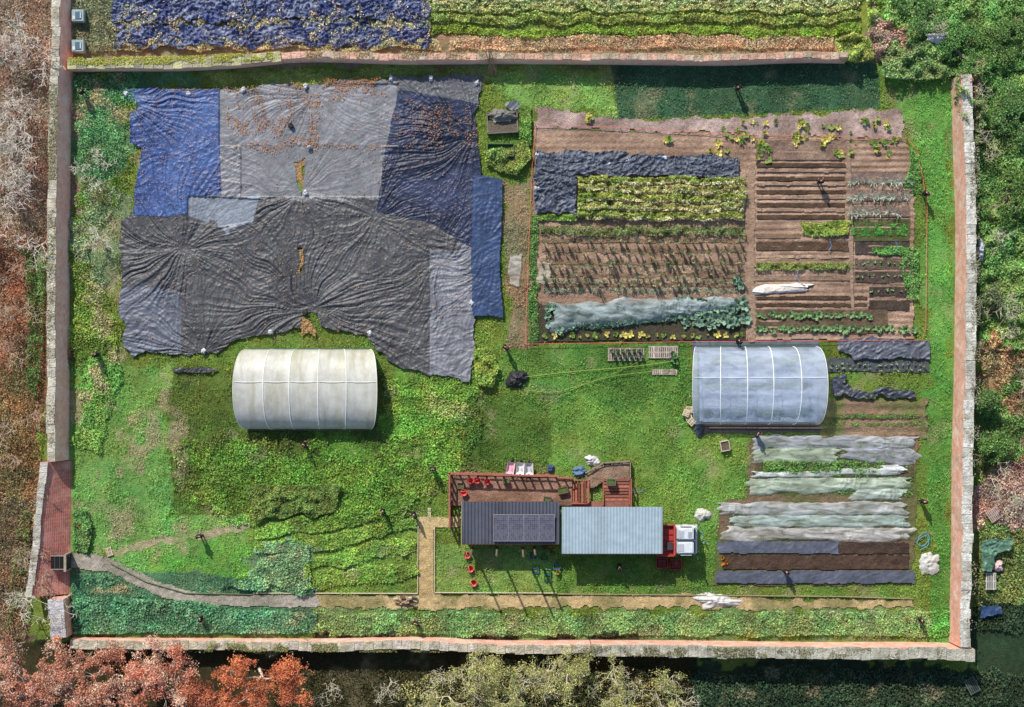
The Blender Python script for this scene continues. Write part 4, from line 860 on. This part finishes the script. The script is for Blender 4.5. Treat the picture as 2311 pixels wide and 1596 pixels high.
def crate(px,py,c,label,w=.55,d=.4,rz=0,inner=(90,120,50)):
    t=thing('plastic_crate',label,'crate',(*P(px,py),0),rz,group='plastic crates');m=MB()
    m.box(0,0,.03,w,d,.04,c)
    for s in(-1,1):
        for k in range(3):m.box(0,s*d/2,.1+.1*k,w,.03,.07,c);m.box(s*w/2,0,.1+.1*k,.03,d-.04,.07,c)
    obj('frame',m.mesh('frame',M_paint),parent=t)
    m=MB();m.box(0,0,.16,w-.06,d-.06,.16,inner,taper=.8);obj('contents',m.mesh('contents',M_soil),parent=t)
for a,b,c in ((1203,1255,(70,110,166)),(1208,1287,(70,110,160)),(1256,1278,(80,140,190))):crate(a,b,c,'blue plastic crate of plants on grass',rz=.1)
for a,b in ((1228,1258),(1235,1290),(1235,1303)):crate(a,b,(70,126,106),'green plastic crate of plants on grass',rz=-.1)
for a,b in ((1493,1270),(1524,1274)):crate(a,b,(196,60,56),'red plastic crate on grass beside the lorry',w=.9,d=.8,inner=(120,66,60))
def pot(px,py,r,c,label,z=0,inn=(110,130,50)):
    t=thing('plant_pot',label,'plant pot',(*P(px,py),z));m=MB();m.cyl((0,0,0),(0,0,.3),r*.75,r,14,c);m.cyl((0,0,.27),(0,0,.32),r*1.08,r*1.08,14,c);obj('pot',m.mesh('pot',M_paint),parent=t)
    o=obj('foliage',rosette('foliage',12,r*1.2,.25,inn,.4),parent=t);o.location=(0,0,.3)
for a,b,c in ((1241,1237,(200,110,50)),(1247,1248,(60,60,60)),(1228,1237,(50,60,56)),(1259,1290,(196,110,60))):pot(a,b,.2,c,'potted plant standing on the grass')
def pallet(px,py,w,d,c,label,n=7,rz=0,z=0):
    t=thing('wooden_pallet',label,'pallet',(*P(px,py),z),rz);m=MB()
    for i in range(n):
        f=-w/2+w*(i+.5)/n;m.box(f,0,.14,w/n*.65,d,.03,vary(c,.8,1.12))
    for s in(-.46,0,.46):m.box(0,d*s,.07,w,.1,.1,c)
    obj('boards',m.mesh('boards',M_wood),parent=t)
pallet(1413,800,3.1,1.1,(150,140,128),'long pallet bench holding seedling pots',16);pallet(1497,795,2.5,1.0,(190,174,162),'pale slatted wooden pallet on grass',14);pallet(1500,840,2.1,.4,(176,160,150),'narrow slatted pallet on grass',12)
pallet(2238,1160,1.1,1.,(170,150,140),'old pallet lying outside the wall',7,rz=.6,z=.5);pallet(2232,1310,.9,1.4,(190,186,180),'grey pallet outside the wall',6,z=.4);pallet(2190,1545,1.0,1.3,(70,80,74),'shaded pallet in dark grass',6,rz=.5,z=.4);pallet(247,1245,.55,.7,(200,184,156),'small pale wooden slats at the path',4,rz=.3);pallet(969,1157,.28,.7,(200,190,160),'small pale timber bench end',2)
for i in range(12):
    pot(1380+i*6.2,792+(i%2)*12,.13,(60,60,64),'small black pot on the pallet bench',z=.17,inn=(100,130,74))
for a,b in((1518,798),(1523,806),(1524,818),(1515,812)):pot(a,b,.2,(60,60,60),'black potted herb beside the pallet',inn=(90,130,76))
t=thing('compost_bin','dark timber compost bin with pale pallet lid','compost bin',(*P(1134,278),0),.06);m=MB()
for s in(-1,1):m.box(s*1.25,0,.25,.1,1.7,.5,(120,112,100));m.box(0,s*.85,.25,2.6,.1,.5,(112,104,94))
obj('bin_walls',m.mesh('bin_walls',M_wood),parent=t);m=MB();m.box(0,-.3,.36,2.4,1.0,.24,(110,100,88));obj('compost',m.mesh('compost',M_soil),parent=t)
m=MB()
for i in range(6):m.box(0,.1+i*.13,.62,1.5,.09,.04,vary((206,202,186)))
m.box(-.6,.4,.57,.08,.9,.05,(190,186,170));m.box(.6,.4,.57,.08,.9,.05,(190,186,170));obj('lid',m.mesh('lid',M_wood),parent=t)
t=thing('compost_bin','low timber bay edged in green netting','compost bin',(*P(1130,340),0));m=MB()
for s in(-1,1):m.box(s*1.1,0,.3,.08,1.0,.6,(80,106,80));m.box(0,s*.5,.3,2.2,.08,.6,(80,106,80))
obj('bin_walls',m.mesh('bin_walls',M_wood),parent=t);m=MB();m.box(0,0,.3,2.1,.9,.1,(70,110,60));obj('compost',m.mesh('compost',M_soil),parent=t)
for y in(40,108):
    t=thing('water_tank','pale blue white metal tank against the wall','tank',(*P(182,y),0));m=MB();m.box(0,0,.45,1.0,1.,.9,(150,168,172));obj('tank',m.mesh('tank',M_paint,bevel=.04),parent=t)
    m=MB();m.box(.05,.0,.93,.5,.6,.05,(70,100,120));m.box(.25,0,.97,.06,.5,.05,(220,225,225));m.box(-.3,-.2,.93,.25,.3,.04,(200,205,200));obj('hatch',m.mesh('hatch',M_paint),parent=t)
def barrow(px,py,rz,c,label,sc_=1.):
    t=thing('wheelbarrow',label,'wheelbarrow',(*P(px,py),0),rz,group='wheelbarrows');m=MB()
    V=[];F=[]
    for z,wx,wy in((.3,.28,.2),(.6,.48,.36),(.57,.44,.32),(.33,.25,.17)):
        V+=[(-wx,-wy,z),(wx*1.1,-wy*.9,z),(wx*1.1,wy*.9,z),(-wx,wy,z)]
    for k in range(3):
        for i in range(4):F.append((k*4+i,k*4+(i+1)%4,(k+1)*4+(i+1)%4,(k+1)*4+i))
    F.append((12,13,14,15));m.add(V,F,c);obj('tray',m.mesh('tray',M_paint),parent=t)
    m=MB()
    for s in(-1,1):m.cyl((.65,s*.06,.2),(-.95,s*.28,.5),.025,.025,6,(60,60,64));m.cyl((-.35,s*.22,.35),(-.4,s*.24,0),.02,.02,6,(60,60,64))
    obj('frame',m.mesh('frame',M_metal),parent=t)
    m=MB();m.cyl((.65,-.05,.2),(.65,.05,.2),.2,.2,16,(30,30,30));obj('wheel',m.mesh('wheel',M_paint),parent=t)
    t.scale=(sc_,)*3
barrow(1152,1056,1.4,(216,170,186),'pink wheelbarrow parked against the fence');barrow(1174,1057,1.5,(210,208,210),'white wheelbarrow parked against the fence');barrow(1194,1058,1.6,(190,190,196),'pale grey wheelbarrow parked against the fence')
for i,(a,b) in enumerate(((1555,925),(1553,940),(1560,952),(1548,932))):
    pallet(a,b,.6,.5,(200,184,156),'weathered wooden crate stacked by the polytunnel',4,rz=i*.4,z=.1*i)
t=thing('wire_basket','square wire basket of compost on the lawn','basket',(*P(1635,1006),0),.2);m=MB()
for s in(-1,1):m.box(s*.36,0,.25,.05,.8,.5,(196,186,176));m.box(0,s*.4,.25,.72,.05,.5,(196,186,176))
obj('basket_frame',m.mesh('basket_frame',M_wood),parent=t);m=MB();m.box(0,0,.3,.66,.74,.2,(110,98,78));obj('contents',m.mesh('contents',M_soil),parent=t)
t=thing('log_pile','small pile of cut logs beside the path','log pile',(*P(915,1357),0))
for i in range(24):
    m=MB();a=random.uniform(-.8,.8);b=random.uniform(-.4,.4);an=random.uniform(-.4,.4);z=.15+random.random()*.25
    m.cyl((a-.2*math.cos(an),b-.2*math.sin(an),z),(a+.2*math.cos(an),b+.2*math.sin(an),z),.08,.07,7,random.choice([(150,130,110),(110,84,70),(190,180,160)]));obj('log',m.mesh('log',M_wood),parent=t)
def hose(pts,c,label,r=.025,name='garden_hose',cat='hose',z=.2):
    p0=P(*pts[0]);pp=[Vector((*P(*q),0)) for q in pts];o=[]
    for i in range(len(pp)-1):
        a=pp[max(i-1,0)];b=pp[i];c_=pp[i+1];d=pp[min(i+2,len(pp)-1)]
        for k in range(6):
            t=k/6;o.append(.5*((2*b)+(c_-a)*t+(2*a-5*b+4*c_-d)*t*t+(3*b-a-3*c_+d)*t**3))
    o.append(pp[-1]);m=MB();m.path([(q.x-p0[0],q.y-p0[1],z) for q in o],r,c,5);return obj(name,m.mesh(name,M_paint),label,cat,loc=(p0[0],p0[1],0))
hose([(1190,850),(1300,838),(1400,830),(1470,822),(1520,815)],(170,180,80),'thin yellow garden hose trailing over grass',r=.02)
hose([(1180,880),(1250,885),(1300,872),(1380,850),(1470,838)],(150,166,76),'thin yellow garden hose looping over grass',r=.02)
hose([(1225,920),(1290,880),(1390,840),(1450,812),(1465,806)],(140,160,72),'thin yellow garden hose lying on grass',r=.015)
hose([(2070,1215),(2085,1200),(2096,1215),(2080,1232),(2068,1222),(2088,1208),(2094,1228),(2076,1240)],(90,170,200),'coiled pale blue hose on grass')
hose([(1800,610),(1796,625),(1806,640),(1815,645)],(110,150,190),'short blue hose on the soil',z=.45)
hose([(1870,545),(1874,556),(1868,566)],(70,140,200),'short blue tube across a bed',z=.4);hose([(2018,545),(2022,556),(2018,568)],(70,140,200),'short blue tube across a bed',z=.4)
hose([(1575,1195),(1586,1205),(1582,1222),(1600,1226)],(110,170,200),'pale blue hose beside the lorry')
hose([(1425,1105),(1440,1110),(1450,1108)],(90,150,190),'short blue hose near the steps')
def edging(pts,label,c=(198,190,160),w=.06):
    p0=P(*pts[0]);m=MB()
    for a,b in zip(pts[:-1],pts[1:]):
        A=P(*a);B=P(*b);L=math.dist(A,B);m.box((A[0]+B[0])/2-p0[0],(A[1]+B[1])/2-p0[1],.1,L,w,.22,c,math.atan2(B[1]-A[1],B[0]-A[0]))
    obj('path_edging',m.mesh('path_edging',M_wood),label,'edging',loc=(p0[0],p0[1],0))
edging([(572,1338),(943,1339),(944,1168)],'pale timber board edging beside the sandy path');edging([(981,1190),(981,1337),(1256,1338)],'pale timber board edging around the lawn')
edging([(1258,1340),(1600,1343),(1900,1346),(2060,1351)],'long timber edging between lawn and border',(150,140,110))
edging([(250,1270),(330,1312),(420,1338),(570,1341)],'low timber edging along the curved path',(110,124,84),.05)
edging([(1600,965),(1855,966)],'long timber beam at the tunnel foot',(150,130,110),.12)
fp=[(1208,281),(1400,290),(1700,306),(2045,313),(2066,340),(2080,400),(2090,470),(2087,740),(2078,768),(1600,771),(1300,775),(1185,777),(1190,650),(1199,400),(1208,281)]
p0=P(*fp[0]);t=thing('string_fence','thin red string fence around the vegetable plot','fence',(p0[0],p0[1],0));m=MB()
m.path([(P(*q)[0]-p0[0],P(*q)[1]-p0[1],.35) for q in fp],.022,(222,110,98),5);obj('cord',m.mesh('cord',M_paint),parent=t)
for q in fp[:-1]:
    m=MB();a=P(*q);m.cyl((a[0]-p0[0],a[1]-p0[1],0),(a[0]-p0[0],a[1]-p0[1],.5),.025,.025,6,(150,120,90));obj('stake',m.mesh('stake',M_wood),parent=t)
# ---------------------------------------------------------------- persons
def skin(name,verts,edges,rad,c,mat,sub=1):
    me=bpy.data.meshes.new(name);me.from_pydata(verts,edges,[]);o=bpy.data.objects.new(name,me);COL.objects.link(o)
    md=o.modifiers.new('s','SKIN')
    for i,r in enumerate(rad): me.skin_vertices[0].data[i].radius=(r,r)
    me.skin_vertices[0].data[0].use_root=True
    md.use_smooth_shade=True
    o.modifiers.new('ss','SUBSURF').levels=sub
    dg=bpy.context.evaluated_depsgraph_get();m2=bpy.data.meshes.new_from_object(o.evaluated_get(dg));bpy.data.objects.remove(o)
    a=m2.color_attributes.new('Col','FLOAT_COLOR','POINT');cc=np.ones((len(m2.vertices),4),np.float32);cc[:,:3]=lin(c);a.data.foreach_set('color',cc.ravel())
    m2.materials.clear();m2.materials.append(mat);m2.name=name;return m2
M_cloth=mk('cloth',rough=.9,var=.1,vscale=10)
vb=[(0,0,.95),(0,0,1.15),(0,0,1.4),(0,0,1.5),(0,.01,1.6),(0,.02,1.72),(.18,0,1.42),(.24,.03,1.15),(.2,.22,1.1),(-.18,0,1.42),(-.24,.03,1.15),(-.2,.22,1.1),(.1,0,.9),(.11,.02,.5),(.12,0,.1),(.12,.14,.04),(-.1,0,.9),(-.11,.02,.5),(-.12,0,.1),(-.12,.14,.04),(.2,.3,1.1),(-.2,.3,1.1)]
eb=[(0,1),(1,2),(2,3),(3,4),(4,5),(2,6),(6,7),(7,8),(8,20),(2,9),(9,10),(10,11),(11,21),(0,12),(12,13),(13,14),(14,15),(0,16),(16,17),(17,18),(18,19)]
rb=[.14,.13,.15,.06,.095,.09,.07,.05,.035,.07,.05,.035,.09,.06,.045,.04,.09,.06,.045,.04,.03,.03]
body=skin('body',vb,eb,rb,(196,150,126),M_cloth)
jk=skin('jacket',[vb[i] for i in (0,1,2,6,7,8,9,10,11)],[(0,1),(1,2),(2,3),(3,4),(4,5),(2,6),(6,7),(7,8)],[.18,.17,.19,.1,.075,.055,.1,.075,.055],(34,34,38),M_cloth)
trs=skin('trousers',[vb[i] for i in (0,12,13,14,16,17,18)],[(0,1),(1,2),(2,3),(0,4),(4,5),(5,6)],[.165,.115,.085,.065,.115,.085,.065],(40,42,52),M_cloth)
bt=skin('boots',[(.12,0,.12),(.12,0,.05),(.12,.2,.05)],[(0,1),(1,2)],[.075,.06,.055],(26,24,24),M_cloth)
bt2=skin('boots',[(-.12,0,.12),(-.12,0,.05),(-.12,.2,.05)],[(0,1),(1,2)],[.075,.06,.055],(26,24,24),M_cloth)
hair=skin('hair',[(0,-.02,1.7),(0,.0,1.77),(0,.03,1.78)],[(0,1),(1,2)],[.105,.095,.08],(44,34,28),M_cloth)
m=MB();m.box(0,.115,1.66,.025,.03,.045,(196,150,126));m.box(.035,.1,1.69,.02,.02,.012,(30,30,30));m.box(-.035,.1,1.69,.02,.02,.012,(30,30,30));m.box(0,.1,1.61,.05,.015,.012,(150,80,76));face=m.mesh('face',M_cloth)
p0=thing('person','person in dark jacket and trousers standing on grass','person',(*P(978,1057),0),group='people standing in the garden')
for n,me in (('body',body),('jacket',jk),('trousers',trs),('boot',bt),('boot',bt2),('hair',hair),('face',face)): obj(n,me,parent=p0)
for a,b in((867,1152),(937,1160),(455,1207),(690,1003),(223,801),(1142,785),(1705,978),(1662,203),(1664,770),(2072,1395),(1770,1287),(1395,1276),(940,1402),(458,1392),(2082,440),(192,213),(1847,413),(2078,1130)):
    copy_thing(p0,(*P(a,b),.1 if b<800 else 0),random.uniform(0,6.28))
# ---------------------------------------------------------------- light, sky, camera
e=math.radians(38);az=math.radians(-24)
sun=bpy.data.lights.new('sun','SUN');sun.energy=5.;sun.angle=math.radians(.5);sun.color=(1,.94,.83)
so=bpy.data.objects.new('sun',sun);COL.objects.link(so)
dirv=-Vector((math.sin(az)*math.cos(e),math.cos(az)*math.cos(e),math.sin(e)));so.rotation_euler=dirv.to_track_quat('-Z','Y').to_euler()
w=bpy.data.worlds.new('World');sc.world=w;w.use_nodes=True;N=w.node_tree.nodes;L=w.node_tree.links
sk=N.new('ShaderNodeTexSky');sk.sky_type='NISHITA';sk.sun_disc=False;sk.sun_elevation=e;sk.sun_rotation=az
L.new(sk.outputs[0],N['Background'].inputs['Color']);N['Background'].inputs['Strength'].default_value=.14
cam=bpy.data.cameras.new('camera');cam.sensor_width=36;cam.lens=36*H/(2311/S);cam.clip_end=6000
co=bpy.data.objects.new('camera',cam);COL.objects.link(co);co.location=(0,0,H);sc.camera=co
sc.view_settings.view_transform='Standard';sc.view_settings.look='None';sc.view_settings.exposure=0
